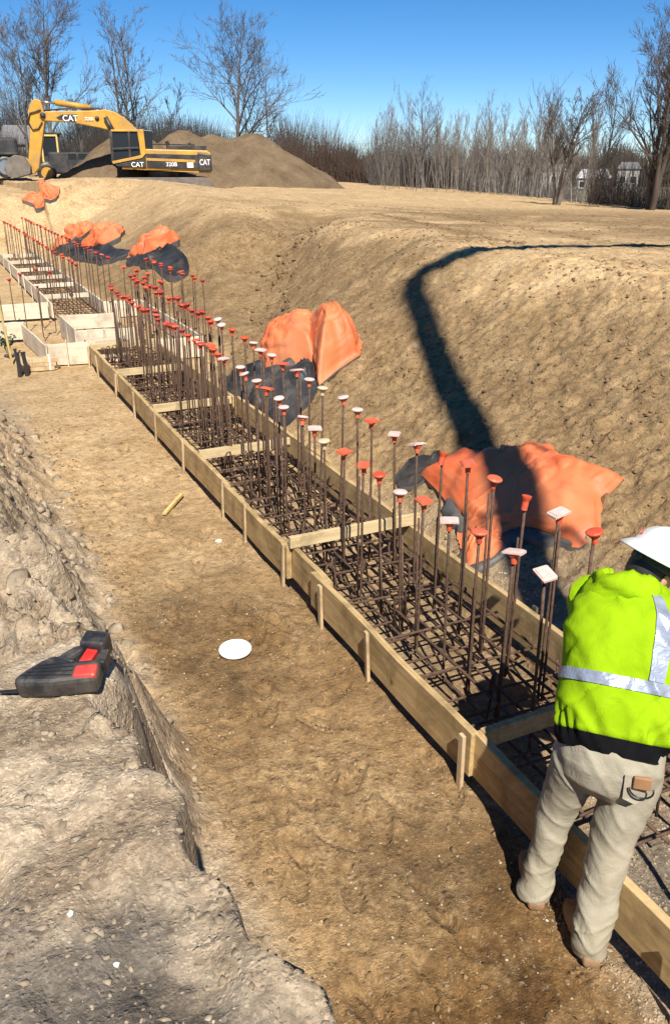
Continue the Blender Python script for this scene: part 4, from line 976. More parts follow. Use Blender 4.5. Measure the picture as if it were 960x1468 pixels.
bme = bpy.data.meshes.new('body'); sk.to_mesh(bme); sk.free()
body = link('body', bme, SKIN); mo = body.modifiers.new('k', 'SKIN'); mo.use_smooth_shade = True; ms = body.modifiers.new('u', 'SUBSURF'); ms.levels = 1; ms.render_levels = 1
apply_mods(body); body.data.materials.clear(); body.data.materials.append(SKIN); W_(body)
# head shape joined to the body mesh
hr = HF.cross(UP).normalized(); hu = hr.cross(HF).normalized()
def headp(lx, ly, lz): return HC + hr * lx + HF * ly + hu * lz
hm = bmesh.new(); bmesh.ops.create_uvsphere(hm, u_segments=32, v_segments=24, radius=1)
for v in hm.verts:
    x, y, z = v.co; w = .076; dp = .097; ht = .118
    jaw = max(0, -z); X = x * w * (1 - .28 * jaw * jaw); Y = y * dp + .012 * jaw * max(0, y); Z = z * ht
    if y < 0: Y *= 1 - .25 * jaw
    nose = math.exp(-((x / .16) ** 2 + ((z + .12) / .2) ** 2)) * (y > 0); Y += .022 * nose
    eye = math.exp(-(((abs(x) - .4) / .16) ** 2 + ((z - .06) / .12) ** 2)) * (y > 0); Y -= .008 * eye
    mouth = math.exp(-((x / .3) ** 2 + ((z + .5) / .06) ** 2)) * (y > 0); Y -= .004 * mouth
    v.co = headp(X, Y, Z)
for s_ in (-1, 1):
    r0 = bmesh.ops.create_uvsphere(hm, u_segments=12, v_segments=8, radius=1)
    for v in r0['verts']:
        x, y, z = v.co; v.co = headp(s_ * (.078 + x * .012), -.005 + y * .02 - .012 * x * s_ + .004 * z, -.005 + z * .034)
hm2 = bpy.data.meshes.new('h'); hm.to_mesh(hm2); hm.free()
bb = bmesh.new(); bb.from_mesh(body.data); bb.from_mesh(hm2)
for f in bb.faces: f.smooth = True; f.material_index = 0
bb.to_mesh(body.data); bb.free()
b = MB(); rr = []
for i in range(14):
    th = math.pi * (.02 + .60 * i / 13); ring = []
    for k in range(36):
        a = 2 * math.pi * k / 36; x, y, z = math.sin(th) * math.cos(a), math.sin(th) * math.sin(a), math.cos(th)
        if y > .25: z = max(z, .35 + .2 * y)
        ring.append(headp(x * .081, y * .102 - .006, z * .124))
    rr.append(ring)
b.rings(rr); W_(b.build('hair', HAIR, None, True))
ey = MB()
# hard hat, sitting on the crown, brim all round with peak, harness below
hh = MB(); rr = []; TU = (hu + HF * .16).normalized(); TF = (HF - TU * HF.dot(TU)).normalized(); TR = TF.cross(TU).normalized(); HCN = HC + hu * .058 + HF * .012
def hp_(x, y, z): return HCN + (TR * x + TF * y + TU * z) * .92
NH = 48
for th, rx, ry, z in ((0, .168, .19, -.012), (0, .170, .192, -.006), (0, .140, .160, .006), (0, .124, .145, .02), (0, .119, .139, .045), (0, .108, .126, .075), (0, .086, .10, .102), (0, .055, .066, .119), (0, .02, .03, .126)):
    rr.append([hp_(rx * math.cos(2 * math.pi * k / NH), (ry if math.sin(2 * math.pi * k / NH) < 0 else ry * 1.06) * math.sin(2 * math.pi * k / NH), z - .02 * max(0, -math.sin(2 * math.pi * k / NH)) * (rx > .15) + (.006 if abs(math.cos(2 * math.pi * k / NH)) < .18 and .03 < z < .125 else 0)) for k in range(NH)])
inner = [[hp_(.115 * math.cos(2 * math.pi * k / NH), .135 * math.sin(2 * math.pi * k / NH), .0) for k in range(NH)]]
hh.rings(inner + rr); hho = W_(hh.build('hard_hat', HAT, None, True))
hb2 = MB(); hb2.rings([[hp_(.099 * math.cos(2 * math.pi * k / 36), .122 * math.sin(2 * math.pi * k / 36), z) for k in range(36)] for z in (-.05, -.02)] + [[hp_(.094 * math.cos(2 * math.pi * k / 36), .117 * math.sin(2 * math.pi * k / 36), z) for k in range(36)] for z in (-.02, -.05)], cap=False)
hb2.tube([hp_(0, -.118, -.038), hp_(0, -.138, -.04)], .022, 14); W_(hb2.build('hat_harness', BLK, None, True))
lg = MB()
for a0, col_ in ((-2.25, 0), (-1.95, 0)): lg.box(hp_(.118 * math.cos(a0), .139 * math.sin(a0), .05), (.016, .004, .010), Matrix.Rotation(a0 - rad(40), 3, 'Z'))
W_(lg.build('hat_sticker', worn('sticker_red', (.6, .12, .1), .5), None))
gl = MB(); gl.tube([headp(.08, -.02, .02), headp(.082, .06, .018), headp(.07, .1, .012), headp(0, .118, .01), headp(-.07, .1, .012), headp(-.082, .06, .018), headp(-.08, -.02, .02)], .004, 6); W_(gl.build('safety_glasses', BLK, None, True))

# ------------------------------------------------------------------ excavator
YEL = worn('machine_yellow', (.56, .29, .03), .5, .2, 2.2, 0, .08, .006, (.26, .17, .08), .75)
BLM = worn('machine_black', (.02, .02, .02), .5, .2, 4, 0, .05, .004, (.2, .15, .1), .4)
STL = worn('worn_steel', (.14, .12, .10), .75, .35, 3, .0, .2, .02, (.25, .18, .11), .6)
GLS = NT('dark_glass'); GLS.col((.02, .024, .027)).rough(.25).spec(.2); GLS = GLS.mat
LETW = worn('white_lettering', (.8, .8, .78), .5, .04)
CHR = worn('cylinder_rod', (.5, .5, .5), .25, .1, 5, .9)
ex = empty('excavator', (11.42, 44.55, 1.38), rad(-14.4), 'yellow crawler excavator with its arm reaching left in front of the soil heaps', 'excavator')
def q(px, py): return ((px - 235) / 29.8, (255 - py) / 34.8 + 1.1)
def Q(*pp): return [q(*p) for p in pp]
def part(poly, y0, y1, nm, mt, bev=.03, par=None, smooth=False):
    b = MB(); b.prism(poly, y0, y1); return b.build(nm, mt, par or ex, bevel=bev)
def text(s_, px, py, h, mt, y, par, nm='lettering', rot=0, ext=.01, sx=1.):
    cu = bpy.data.curves.new('t', 'FONT'); cu.body = s_; cu.size = h; cu.extrude = ext; cu.align_x = 'CENTER'; cu.align_y = 'CENTER'; cu.offset = .012 * h
    to = bpy.data.objects.new('t', cu); COL.objects.link(to); dg = bpy.context.evaluated_depsgraph_get(); dg.update()
    me = bpy.data.meshes.new_from_object(to.evaluated_get(dg)); bpy.data.objects.remove(to)
    me.materials.clear(); o = link(nm, me, mt, par); x, z = q(px, py); o.location = (x, y, z); o.rotation_euler = (rad(90), rot, 0); o.scale = (sx, 1, 1); return o
engine = part(Q((212, 219), (300, 221), (305, 226), (305, 252), (212, 252)), -1.35, 1.35, 'engine_housing', YEL, .05)
part(Q((213, 226), (286, 228), (286, 250), (213, 248)), -1.40, -1.352, 'side_door', BLM, .01)
part(Q((213, 233), (282, 236), (282, 240), (213, 237)), -1.42, -1.40, 'trim_stripe', YEL, .005)
part(Q((286, 224), (305, 227), (306, 254), (286, 254)), -1.45, 1.45, 'counterweight', BLM, .06)
part(Q((166, 240), (212, 226), (212, 248), (172, 246)), -1.38, -.2, 'front_deck', BLM, .02)
part(Q((165, 238), (205, 229), (213, 221), (213, 226), (207, 233), (166, 242)), -1.42, -1.39, 'trim_stripe', YEL, .005)
part(Q((178, 246), (290, 250), (304, 254), (304, 257), (178, 250)), -1.3, 1.3, 'lower_frame', YEL, .01)
cab = empty('cab', (0, 0, 0)); cab.parent = ex
part(Q((167, 190), (206, 190), (206, 193), (167, 193)), -1.4, -.25, 'cab_roof', YEL, .02, cab)
part(Q((203, 190), (212, 189), (213, 222), (206, 230)), -1.4, -.25, 'cab_pillar', YEL, .02, cab)
part(Q((165, 192), (169, 192), (168, 240), (164, 240)), -1.4, -1.3, 'cab_pillar', BLM, .01, cab)
part(Q((190, 193), (193, 193), (192, 233), (189, 234)), -1.4, -1.3, 'cab_pillar', BLM, .01, cab)
part(Q((166, 218), (204, 216), (204, 219), (166, 221)), -1.41, -1.3, 'cab_rail', BLM, .01, cab)
part(Q((168, 193), (204, 193), (204, 229), (167, 239)), -1.33, -.3, 'cab_glass', GLS, .01, cab)
part(Q((180, 203), (187, 203), (189, 224), (178, 224)), -1.1, -.6, 'operator_seat', BLM, .02, cab)
part(Q((212, 190), (224, 191), (223, 219), (213, 220)), -.9, -.4, 'cab_rear_screen', GLS, .01)
boom = part(Q((203, 189), (198, 183), (186, 170), (174, 162), (160, 158), (145, 160), (110, 161), (80, 162), (70, 164), (68, 170), (73, 176), (110, 178), (150, 186), (165, 190), (172, 196)), -.28, .28, 'boom', YEL, .03)
part(Q((92, 171), (100, 167), (121, 166), (118, 178), (95, 174)), -.30, -.282, 'boom_decal', BLM, 0, boom)
text('CAT', 111, 172.5, .36, LETW, -.31, boom)
text('320B', 137, 173, .2, LETW, -.31, boom)
stick = part(Q((60, 148), (66, 143), (73, 146), (76, 162), (75, 178), (60, 248), (52, 258), (46, 256), (45, 246), (54, 190), (54, 162)), -.24, .24, 'stick', YEL, .03)
b = MB()
for a_, b_, r in (((92, 148), (140, 156), .14),): 
    x0, z0 = q(*a_); x1, z1 = q(*b_); b.tube([(x0, 0, z0), (x1, 0, z1)], r, 12)
b.build('stick_cylinder', YEL, ex, True)
for p0_, p1_, r_ in (((92, 149), (68, 147), .06), ((140, 156), (165, 166), .07)):
    b = MB(); x0, z0 = q(*p0_); x1, z1 = q(*p1_); b.tube([(x0, 0, z0), (x1, 0, z1)], r_, 10); b.build('cylinder_rod', CHR, ex, True)
b = MB()
for yy in (-.42, .42):
    x0, z0 = q(160, 170); x1, z1 = q(172, 200); b.tube([(x0, yy, z0), (x1, yy, z1)], .11, 10)
b.build('boom_cylinder', BLM, ex, True)
b = MB(); x0, z0 = q(74, 168); b.tube([(x0, -.36, z0), (x0, .36, z0)], .13, 12); x0, z0 = q(148, 172); b.tube([(x0, -.33, z0), (x0, .33, z0)], .1, 12); b.build('pivot_pin', BLM, ex, True)
b = MB()
for k, yy in enumerate((-.3, -.26)):
    pts = [q(*p) for p in ((72, 160), (57, 165), (53, 178 + 3 * k), (58, 190), (66, 188), (72, 178))]; b.tube([(p[0], yy, p[1]) for p in pts], .03, 6)
pts = [q(*p) for p in ((70, 163), (110, 159), (150, 158), (185, 168), (200, 182))]; b.tube([(p[0], -.2, p[1] + .05) for p in pts], .035, 6); b.build('hydraulic_hose', BLM, ex, True)
bu = MB(); prof = Q((50, 246), (42, 232), (30, 228), (20, 234), (15, 248), (17, 262), (28, 264), (48, 258)); prof2 = Q((46, 246), (40, 237), (31, 233), (24, 238), (20, 249), (22, 257), (30, 259), (46, 255))
bu.prism(prof, -.6, .6); bk = bu.build('bucket', STL, ex, bevel=.03)
tb = MB()
for yy in (-.5, -.25, 0, .25, .5):
    x0, z0 = q(48, 259); tb.box((x0 + .05, yy, z0 - .05), (.28, .09, .09))
tb.build('bucket_teeth', STL, bk)
b = MB(); x0, z0 = q(50, 240); x1, z1 = q(40, 234); b.bar((x0, 0, z0), (x1, 0, z1), .3, .14); x2, z2 = q(56, 214); b.tube([(x0, 0, z0), (x2, 0, z2)], .07, 8); b.build('bucket_linkage', YEL, ex)
text('CAT', 200, 243.5, .3, LETW, -1.405, ex); text('320B', 248, 243, .26, LETW, -1.42, ex); text('CAT', 295.5, 240, .36, LETW, -1.465, ex, rot=0, sx=.72)
part(Q((270, 240), (279, 240), (279, 248), (270, 248)), -1.415, -1.40, 'warning_panel', LETW, 0)
b = MB(); x0, z0 = q(245, 216); b.tube([(x0, .3, z0 - .2), (x0, .3, z0 + .15), (x0 - .05, .3, z0 + .3)], .09, 10); b.box((x0 + .9, .1, z0 - .02), (1.9, 1.7, .2)); x1, z1 = q(276, 214); b.tube([(x1, -.3, z1 - .2), (x1, -.3, z1 + .15)], .08, 8); b.build('exhaust_and_hood', BLM, ex, bevel=.01)
b = MB()
for p0, p1 in (((222, 219), (222, 210)), ((285, 221), (285, 211)), ((222, 210), (285, 211))): 
    a0, a1 = q(*p0), q(*p1); b.tube([(a0[0], 1.2, a0[1]), (a1[0], 1.2, a1[1])], .03, 6)
b.build('handrail', BLM, ex)
for yy, nm in ((-1.1, 'track'), (1.1, 'track')):
    t_ = MB(); pr = [(x_, z_) for x_, z_ in ([(-2.0 + .42 * math.sin(a) * -1, .44 + .42 * math.cos(a)) for a in np.linspace(0, math.pi, 8)] + [(2.0 + .42 * math.sin(a), .44 - .42 * math.cos(a)) for a in np.linspace(0, math.pi, 8)])]
    t_.prism(pr, yy - .3, yy + .3); t_.build(nm, STL, ex, bevel=.02)
b = MB(); b.box((0, 0, .6), (2.2, 1.7, .5)); b.tube([(0, 0, .8), (0, 0, 1.12)], .75, 20); b.build('undercarriage', BLM, ex)

# ------------------------------------------------------------------ dark trucks behind the bucket
TRK = worn('truck_black', (.016, .017, .019), .7, .2, 3, 0, .05, .004, (.16, .13, .1), .35)
tk = empty('dump_truck', (3.35, 47.6, 2.2), rad(-4), 'black dump truck at the far left edge with its front wheel showing', 'truck')
def tbox(nm, c, dd, mt, par, bev=.04, taper=1.): b = MB(); b.box(c, dd, None, 0, taper); return b.build(nm, mt, par, bevel=bev)
tbox('chassis', (-1.5, 0, .75), (7.0, 1.1, .35), TRK, tk); tbox('hood', (.9, 0, 1.35), (1.5, 1.7, .95), TRK, tk, .12, .92); cb = tbox('cab', (-.65, 0, 1.75), (1.6, 2.2, 1.7), TRK, tk, .1, .92)
tbox('side_window', (-.6, -1.075, 2.05), (.9, .02, .6), GLS, cb, .01); tbox('windscreen', (.13, 0, 2.1), (.06, 1.7, .65), GLS, cb, .01)
tbox('dump_body', (-3.6, 0, 1.95), (4.2, 2.4, 1.5), TRK, tk, .05, 1.04)
for x_ in (-3.9, -3.3, -2.6): tbox('body_rib', (x_, -1.25, 1.9), (.12, .1, 1.35), TRK, tk, .02)
tbox('front_bumper', (1.72, 0, .75), (.2, 2.2, .35), DKM, tk, .03); tbox('fender', (.95, -.95, 1.1), (1.3, .35, .14), TRK, tk, .06)
b = MB(); b.tube([(.1, -1.2, 1.4), (.1, -1.2, 3.1)], .07, 10); b.build('exhaust_stack', CHR, tk, True)
b = MB(); b.bar((.15, -1.15, 2.2), (.35, -1.45, 2.3), .05, .05); b.box((.38, -1.5, 2.15), (.1, .2, .45)); b.build('mirror', BLM, tk)
for x_ in (.95, -3.1, -4.3):
    for s_ in (-1, 1):
        w_ = empty('wheel', (x_, s_ * 1.0, .5)); w_.parent = tk
        b = MB(); rr = []
        for yy, r in ((-.16, .34), (-.16, .46), (-.12, .5), (.12, .5), (.16, .46), (.16, .34)): rr.append([(r * math.cos(2 * math.pi * k / 24), yy, r * math.sin(2 * math.pi * k / 24)) for k in range(24)])
        b.rings(rr, cap=False); b.build('tyre', BLK, w_, True)
        b = MB(); b.tube([(0, -.13, 0), (0, .13, 0)], .345, 20); b.tube([(0, -.18, 0), (0, -.12, 0)], .12, 10); b.build('rim', CHR, w_)
ld = empty('wheel_loader', (7.25, 49.6, 1.95), rad(-7), 'dark machine with a yellow framed cab door standing behind the excavator stick', 'loader')
tbox('body', (.9, 0, 1.15), (3.4, 2.1, 1.3), TRK, ld, .12, .94); cb = tbox('cab', (-.55, 0, 1.95), (1.45, 1.7, 1.75), TRK, ld, .08, .95); tbox('cab_roof', (-.55, 0, 2.86), (1.65, 1.9, .12), TRK, cb, .04)
tbox('cab_glass', (-.55, -.845, 2.15), (.95, .03, 1.1), GLS, cb, .01)
fr = MB()
for c_, dd in (((-.55, -.90, 2.75), (1.0, .06, .1)), ((-1.02, -.90, 1.95), (.1, .06, 1.6)), ((-.08, -.90, 1.95), (.1, .06, 1.6)), ((-.55, -.90, 1.16), (1.0, .06, .1))): fr.box(c_, dd)
ld.scale = (.82, .82, .82)
fr.build('door_frame', worn('pale_yellow_paint', (.7, .48, .16), .5), ld)
for k in range(3): tbox('side_window', (.75 + .62 * k, -1.0, 1.55), (.5, .05, .36), GLS, ld, .01)
for x_ in (-.9, 1.7):
    for s_ in (-1, 1):
        w_ = empty('wheel', (x_, s_ * .95, .6)); w_.parent = ld
        b = MB(); rr = []
        for yy, r in ((-.22, .36), (-.22, .55), (-.16, .6), (.16, .6), (.22, .55), (.22, .36)): rr.append([(r * math.cos(2 * math.pi * k / 24), yy, r * math.sin(2 * math.pi * k / 24)) for k in range(24)])
        b.rings(rr, cap=False); b.build('tyre', BLK, w_, True); b = MB(); b.tube([(0, -.18, 0), (0, .18, 0)], .365, 20); b.build('rim', YEL, w_)

# ------------------------------------------------------------------ soil heaps
HEAP = NT('heap_soil'); HEAP.col(HEAP.mix(.6, HEAP.ramp(HEAP.noise(.8, 6, .65, HEAP.geo(), .4), [(.3, (.115, .078, .045)), (.7, (.215, .152, .09))]), HEAP.ramp(HEAP.noise(6, 5, .7, HEAP.geo()), [(.3, .7), (.7, 1.2)]), 'MULTIPLY')).rough(.97).spec(.1)
HEAP.bump(HEAP.noise(5, 7, .7, HEAP.geo()), .7, .12); HEAP = HEAP.mat
def heap(x, y, z, peaks, R, label, seed, rough=.12):
    n = 90; m = MB(); vs = []; A = np.linspace(-R, R, n); gx2, gy2 = np.meshgrid(A, A)
    h = np.full_like(gx2, -.6)
    for (px, py, ph, sl) in peaks:
        dd = np.hypot(gx2 - px, gy2 - py); h = np.maximum(h, ph - np.sqrt(dd * dd + .25) * sl + .5 * sl)
    h = h + rough * fbm(gx2 * .9, gy2 * .9, 0, seed, 5) + .05 * rough * 4 * ridged(gx2 * .8, gy2 * .8, seed) * .4
    vs = [(float(a), float(b_), float(max(c_, -.6))) for a, b_, c_ in zip(gx2.ravel(), gy2.ravel(), h.ravel())]
    fs = [(j * n + i, j * n + i + 1, (j + 1) * n + i + 1, (j + 1) * n + i) for j in range(n - 1) for i in range(n - 1) if max(vs[j * n + i][2], vs[j * n + i + 1][2], vs[(j + 1) * n + i][2], vs[(j + 1) * n + i + 1][2]) > -.59]
    m.add(vs, fs); o = m.build('soil_heap', HEAP, None, True, fixn=False); o.location = (x, y, z)
    return tag(o, label, 'soil heap')
heap(17.8, 50.2, 1.3, [(0.4, 0, 3.3, .62), (-1.6, .8, 3.1, .6), (-3.4, .4, 3.3, .62), (2.2, -.5, 1.9, .55)], 8.5, 'large brown soil heap to the right of the excavator', 5)
heap(10.3, 48.6, 1.7, [(0, 0, 2.5, .72), (1.2, .4, 2.6, .7)], 5, 'grey brown soil heap between the bucket and the excavator cab', 6)

# ------------------------------------------------------------------ bare trees
BARK = NT('bark'); BARK.col(BARK.ramp(BARK.noise(2.5, 5, .6, BARK.geo()), [(.3, (.075, .065, .057)), (.7, (.18, .158, .138))])).rough(.95); BARK = BARK.mat
PBARK = NT('pale_bark'); PBARK.col(PBARK.ramp(PBARK.noise(2.5, 5, .6, PBARK.geo()), [(.3, (.14, .118, .098)), (.7, (.31, .27, .225))])).rough(.95); PBARK = PBARK.mat
TWIG = worn('twig', (.13, .112, .098), .95, .25, 1.5)
PTWIG = worn('pale_twig', (.21, .178, .148), .95, .25, 1.5)
RTWIG = worn('red_twig', (.12, .078, .055), .95, .3, 1.); FTWIG = worn('far_twig', (.085, .075, .066), .95, .3, .3)
DTWIG = worn('dark_twig', (.10, .075, .056), .95, .3, 1.)
def tree_meshes(seed, h, r0, stems=((0, 0, 1.0),), levels=4, kids=(7, 6, 5, 4), spread=.75, up=.25, base=.22, wob=.10, lim_len=.5, tmin=.009):
    rg = random.Random(seed); TM = MB(); CM = MB()
    def grow(p, d, L, r, lv):
        n = 7 if lv == 0 else (5 if lv == 1 else (4 if lv == 2 else 3)); pts = [p.copy()]; rs = [r]; dirs = [d.copy()]
        for i in range(n):
            wb = wob * (.4 if lv == 0 else 1)
            d = (d + Vector((rg.gauss(0, wb), rg.gauss(0, wb), rg.gauss(0, wb * .5) + (up * .12 if lv else .02)))).normalized()
            p = p + d * L / n; pts.append(p.copy()); rs.append(max(r * (1 - .86 * (i + 1) / n), tmin if lv else .018)); dirs.append(d.copy())
        (TM if lv == 0 else CM).tube(pts, rs, (7, 5, 3, 3, 3)[lv], cap=False)
        if lv >= levels: return
        k = kids[min(lv, len(kids) - 1)]; k = int(k * rg.uniform(.8, 1.25) + .5)
        for j in range(k):
            t = (base + (1 - base) * ((j + rg.random()) / k)) if lv == 0 else rg.uniform(.15, 1.0)
            x = t * n; i = min(int(x), n - 1); f = x - i; bp = pts[i].lerp(pts[i + 1], f); bd = dirs[min(i + 1, n)]
            o = Vector((rg.gauss(0, 1), rg.gauss(0, 1), rg.gauss(0, .3))); o = (o - bd * o.dot(bd)).normalized()
            ang = spread * rg.uniform(.6, 1.25); nd_ = (bd * math.cos(ang) + o * math.sin(ang)).normalized()
            nd_ = (nd_ + UP * up * rg.uniform(.2, 1)).normalized()
            grow(bp, nd_, L * lim_len * rg.uniform(.65, 1.15) * ((1.25 - .65 * t) if lv == 0 else 1), max(rs[i] * .55, tmin * 1.1), lv + 1)
    for sx, sy, sh in stems:
        grow(Vector((sx * .25, sy * .25, -.3)), Vector((sx, sy, 2.2)).normalized() if (sx or sy) else Vector((0, 0, 1)), h * sh, r0 * sh, 0)
    return TM.mesh('trunk'), CM.mesh('crown')
def put_tree(ms, x, y, z, s_, rz, label, bark, twig, group=None, name='bare_tree'):
    e = empty(name, (x, y, z), rz, label, 'tree', group); e.scale = (s_, s_, s_)
    for nm, me, mt in (('trunk', ms[0], bark), ('crown', ms[1], twig)):
        if len(me.materials) == 0: me.materials.append(mt); me.polygons.foreach_set('use_smooth', [True] * len(me.polygons))
        o = bpy.data.objects.new(nm, me); COL.objects.link(o); o.parent = e
    return e
def pol(px, D):
    a = math.atan2(610, 1300) + math.atan2(px - 480, 1300.); return D * math.sin(a), D * math.cos(a)
GT = 'tall bare trees on the left skyline'
def big(px, D, h, seed, lab, **k):
    x, y = pol(px, D); k.setdefault('tmin', .0125); return put_tree(tree_meshes(seed, h, **k), x, y, zat(x, y), .84, random.uniform(0, 6), lab, BARK, TWIG, GT)
big(40, 84, 12.2, 3, 'leftmost tall bare tree, thin and grey, behind the dark truck', r0=.2, kids=(12, 7, 5, 3), spread=.7, base=.3, up=.25)
big(75, 82, 15.0, 4, 'tall bare tree with a full rounded crown directly above the excavator stick', r0=.28, kids=(17, 8, 5, 3), spread=.75, base=.25, lim_len=.47, up=.3)
big(183, 82, 14.6, 5, 'tall forked bare tree with one long branch sweeping out to the left', r0=.21, stems=((0, 0, 1.), (-1.3, .2, .85)), kids=(8, 6, 5, 2), spread=.7, base=.3, lim_len=.40, up=.2)
big(205, 83, 14.2, 6, 'bare tree with several upright stems just left of the gap in the skyline', r0=.19, stems=((.2, 0, 1.), (.75, .1, .95), (.4, -.3, .8)), kids=(8, 6, 5, 2), spread=.65, base=.3, lim_len=.38, up=.2)
big(338, 82, 14.0, 8, 'broad bare tree with the widest spreading crown behind the soil heap', r0=.30, kids=(20, 8, 5, 3), spread=.85, base=.15, lim_len=.52, up=.35)
big(388, 82, 12.2, 9, 'slim bare tree standing close to the right of the broad one', r0=.19, stems=((0, 0, 1.), (-.25, .1, .65)), kids=(16, 7, 4, 2), spread=.95, base=.2, lim_len=.28, up=.15)
big(250, 90, 8.5, 10, 'short bare tree in the thicket behind the excavator engine', r0=.12, kids=(10, 6, 4, 3), spread=.6)
big(120, 88, 8.5, 15, 'small twiggy tree seen above the excavator boom', r0=.12, kids=(10, 6, 4, 3), spread=.6)
SAP = [tree_meshes(100 + k, 6.2, r0=.042, stems=((0, 0, 1.), (rg_a, .25, .8)) if k % 2 else ((0, 0, 1.),), levels=3, kids=(13, 7, 5), spread=.5, up=.7, base=.25, lim_len=.36, wob=.08, tmin=.0045) for k, rg_a in enumerate((.3, -.35, .25, -.2, .4, -.4, .2, .3))]
GS = 'slender pale saplings along the plateau edge'
rg = random.Random(12)
for i in range(74):
    px = 535 + 330 * (i + rg.random()) / 74; D = np.interp(px, [530, 600, 700, 830, 900], [66, 62, 54, 44, 42]) + rg.uniform(-1, 7)
    x, y = pol(px, D); sc = .8 * np.interp(px, [530, 560, 700, 780, 830, 880], [.98, 1.0, .90, .82, .7, .62]) * rg.uniform(.66, 1.14)
    e = put_tree(SAP[i % 8], x, y, zat(x, y), sc, rg.uniform(0, 6.28), '%s pale bare sapling in the plateau edge row, %s' % ('tall' if sc > .62 else 'short', ('left of the dark forked tree' if px < 600 else 'right of the dark forked tree' if px < 690 else 'left of the leaning twin trunks' if px < 795 else 'right of the leaning twin trunks')), PBARK, PTWIG, GS, 'sapling')
    e.rotation_euler = (rg.gauss(0, .09), rg.gauss(0, .09), rg.uniform(0, 6.28))
    if rg.random() < .4: e.scale = (sc * 1.1, sc * 1.1, sc * .85)
def mid_tree(px, D, h, seed, lab, bark=BARK, twig=TWIG, **k):
    x, y = pol(px, D); return put_tree(tree_meshes(seed, h, **k), x, y, zat(x, y), 1, 1.2, lab, bark, twig, 'larger bare trees at the right')
mid_tree(605, 60, 5.2, 31, 'dark forked tree among the pale saplings near the middle of the skyline', tmin=.006, r0=.10, stems=((-.5, 0, 1.), (.5, .1, .9)), kids=(9, 6, 4), levels=3, spread=.55)
mid_tree(800, 41, 4.3, 33, 'leaning twin trunked tree with pale bark at the plateau edge', PBARK, TWIG, r0=.11, stems=((-.55, .1, 1.), (-.9, -.1, .95), (-.15, .1, .9)), kids=(12, 8, 6), levels=3, spread=.65, base=.45, lim_len=.4, tmin=.006)
mid_tree(940, 40, 7.4, 35, 'tall dark bare tree at the right edge of the photo', DTWIG, DTWIG, r0=.15, stems=((-.3, 0, 1.), (.45, .1, 1.), (-.95, .2, .8), (.1, -.3, .7)), kids=(13, 8, 6, 4), levels=4, spread=.7, base=.1, lim_len=.44, up=.4, tmin=.0045)
mid_tree(988, 43, 7.4, 36, 'bare tree half cut off by the right edge behind the tall dark one', DTWIG, DTWIG, r0=.15, stems=((-.5, 0, 1.), (.2, .1, .9)), kids=(13, 8, 6, 4), levels=4, spread=.7, base=.1, lim_len=.42, up=.4, tmin=.0045)
mid_tree(862, 47, 5.2, 37, 'low twiggy tree left of the tall dark tree, in front of the house', BARK, TWIG, tmin=.006, r0=.08, stems=((-.3, 0, 1.), (.4, .1, .9)), kids=(11, 7, 5), levels=3, spread=.6)
mid_tree(770, 58, 5.6, 38, 'bare tree rising highest over the right hand saplings', BARK, TWIG, tmin=.006, r0=.09, kids=(12, 7, 5), levels=3, spread=.5, up=.6)

# twig thickets, nobody could count these stems
def thicket(name, n, pos, hf, mat, seed, label, r=.03):
    rs = np.random.RandomState(seed); x, y = pos(rs, n); z = macro(x, y) - .2; h = hf(rs, n, x, y)
    V = []; F = []
    lean = rs.normal(0, .16, (n, 2)); bend = rs.normal(0, .12, (n, 2)); w = r * rs.uniform(.5, 1.1, n)
    verts = np.zeros((n, 3, 3, 3))
    for lv, t in enumerate((0, .5, 1.)):
        cx = x + lean[:, 0] * h * t + bend[:, 0] * h * t * t; cy = y + lean[:, 1] * h * t + bend[:, 1] * h * t * t; cz = z + h * t; rr_ = w * (1, .7, .18)[lv]
        for k in range(3):
            a = 2.094 * k; verts[:, lv, k] = np.stack([cx + rr_ * math.cos(a), cy + rr_ * math.sin(a), cz], -1)
    V = verts.reshape(-1, 3); base_ = np.arange(n)[:, None] * 9
    tpl = np.array([(l * 3 + k, l * 3 + (k + 1) % 3, (l + 1) * 3 + (k + 1) % 3, (l + 1) * 3 + k) for l in (0, 1) for k in range(3)])
    F = (base_[:, :, None] + tpl[None]).reshape(-1, 4)
    me = bpy.data.meshes.new(name); me.vertices.add(len(V)); me.vertices.foreach_set('co', V.reshape(-1)); me.loops.add(F.size); me.loops.foreach_set('vertex_index', F.reshape(-1).astype(np.int32))
    me.polygons.add(len(F)); me.polygons.foreach_set('loop_start', np.arange(0, F.size, 4, dtype=np.int32)); me.update(calc_edges=True)
    return tag(link(name, me, mat), label, 'thicket', kind='stuff')
def ppos(p0, p1, D0, D1):
    def f(rs, n):
        px = rs.uniform(p0, p1, n); D = rs.uniform(D0, D1, n); a = math.atan2(610, 1300) + np.arctan2(px - 480, 1300.); return D * np.sin(a), D * np.cos(a)
    return f
nz = lambda x, y, f, sd: vnoise(np.degrees(np.arctan2(x, y)) * f, y * 0, 0, sd)
thicket('brush_thicket', 34000, ppos(-240, 430, 84, 112), lambda rs, n, x, y: (1.2 + 5.6 * rs.uniform(0, 1, n) ** .8) * (.8 + .3 * nz(x, y, .8, 3)), DTWIG, 5, 'dense brown brush behind the excavator and soil heaps', .024)
thicket('brush_thicket', 16000, ppos(405, 545, 72, 95), lambda rs, n, x, y: (1.2 + 4.4 * rs.uniform(0, 1, n) ** .8) * (.85 + .25 * nz(x, y, 1.2, 8)), RTWIG, 6, 'dark reddish brush between the soil heap and the pale saplings', .02)
thicket('brush_thicket', 12000, ppos(530, 830, 62, 84), lambda rs, n, x, y: (.8 + 3.6 * rs.uniform(0, 1, n)), TWIG, 7, 'low brown brush behind the row of saplings', .016)
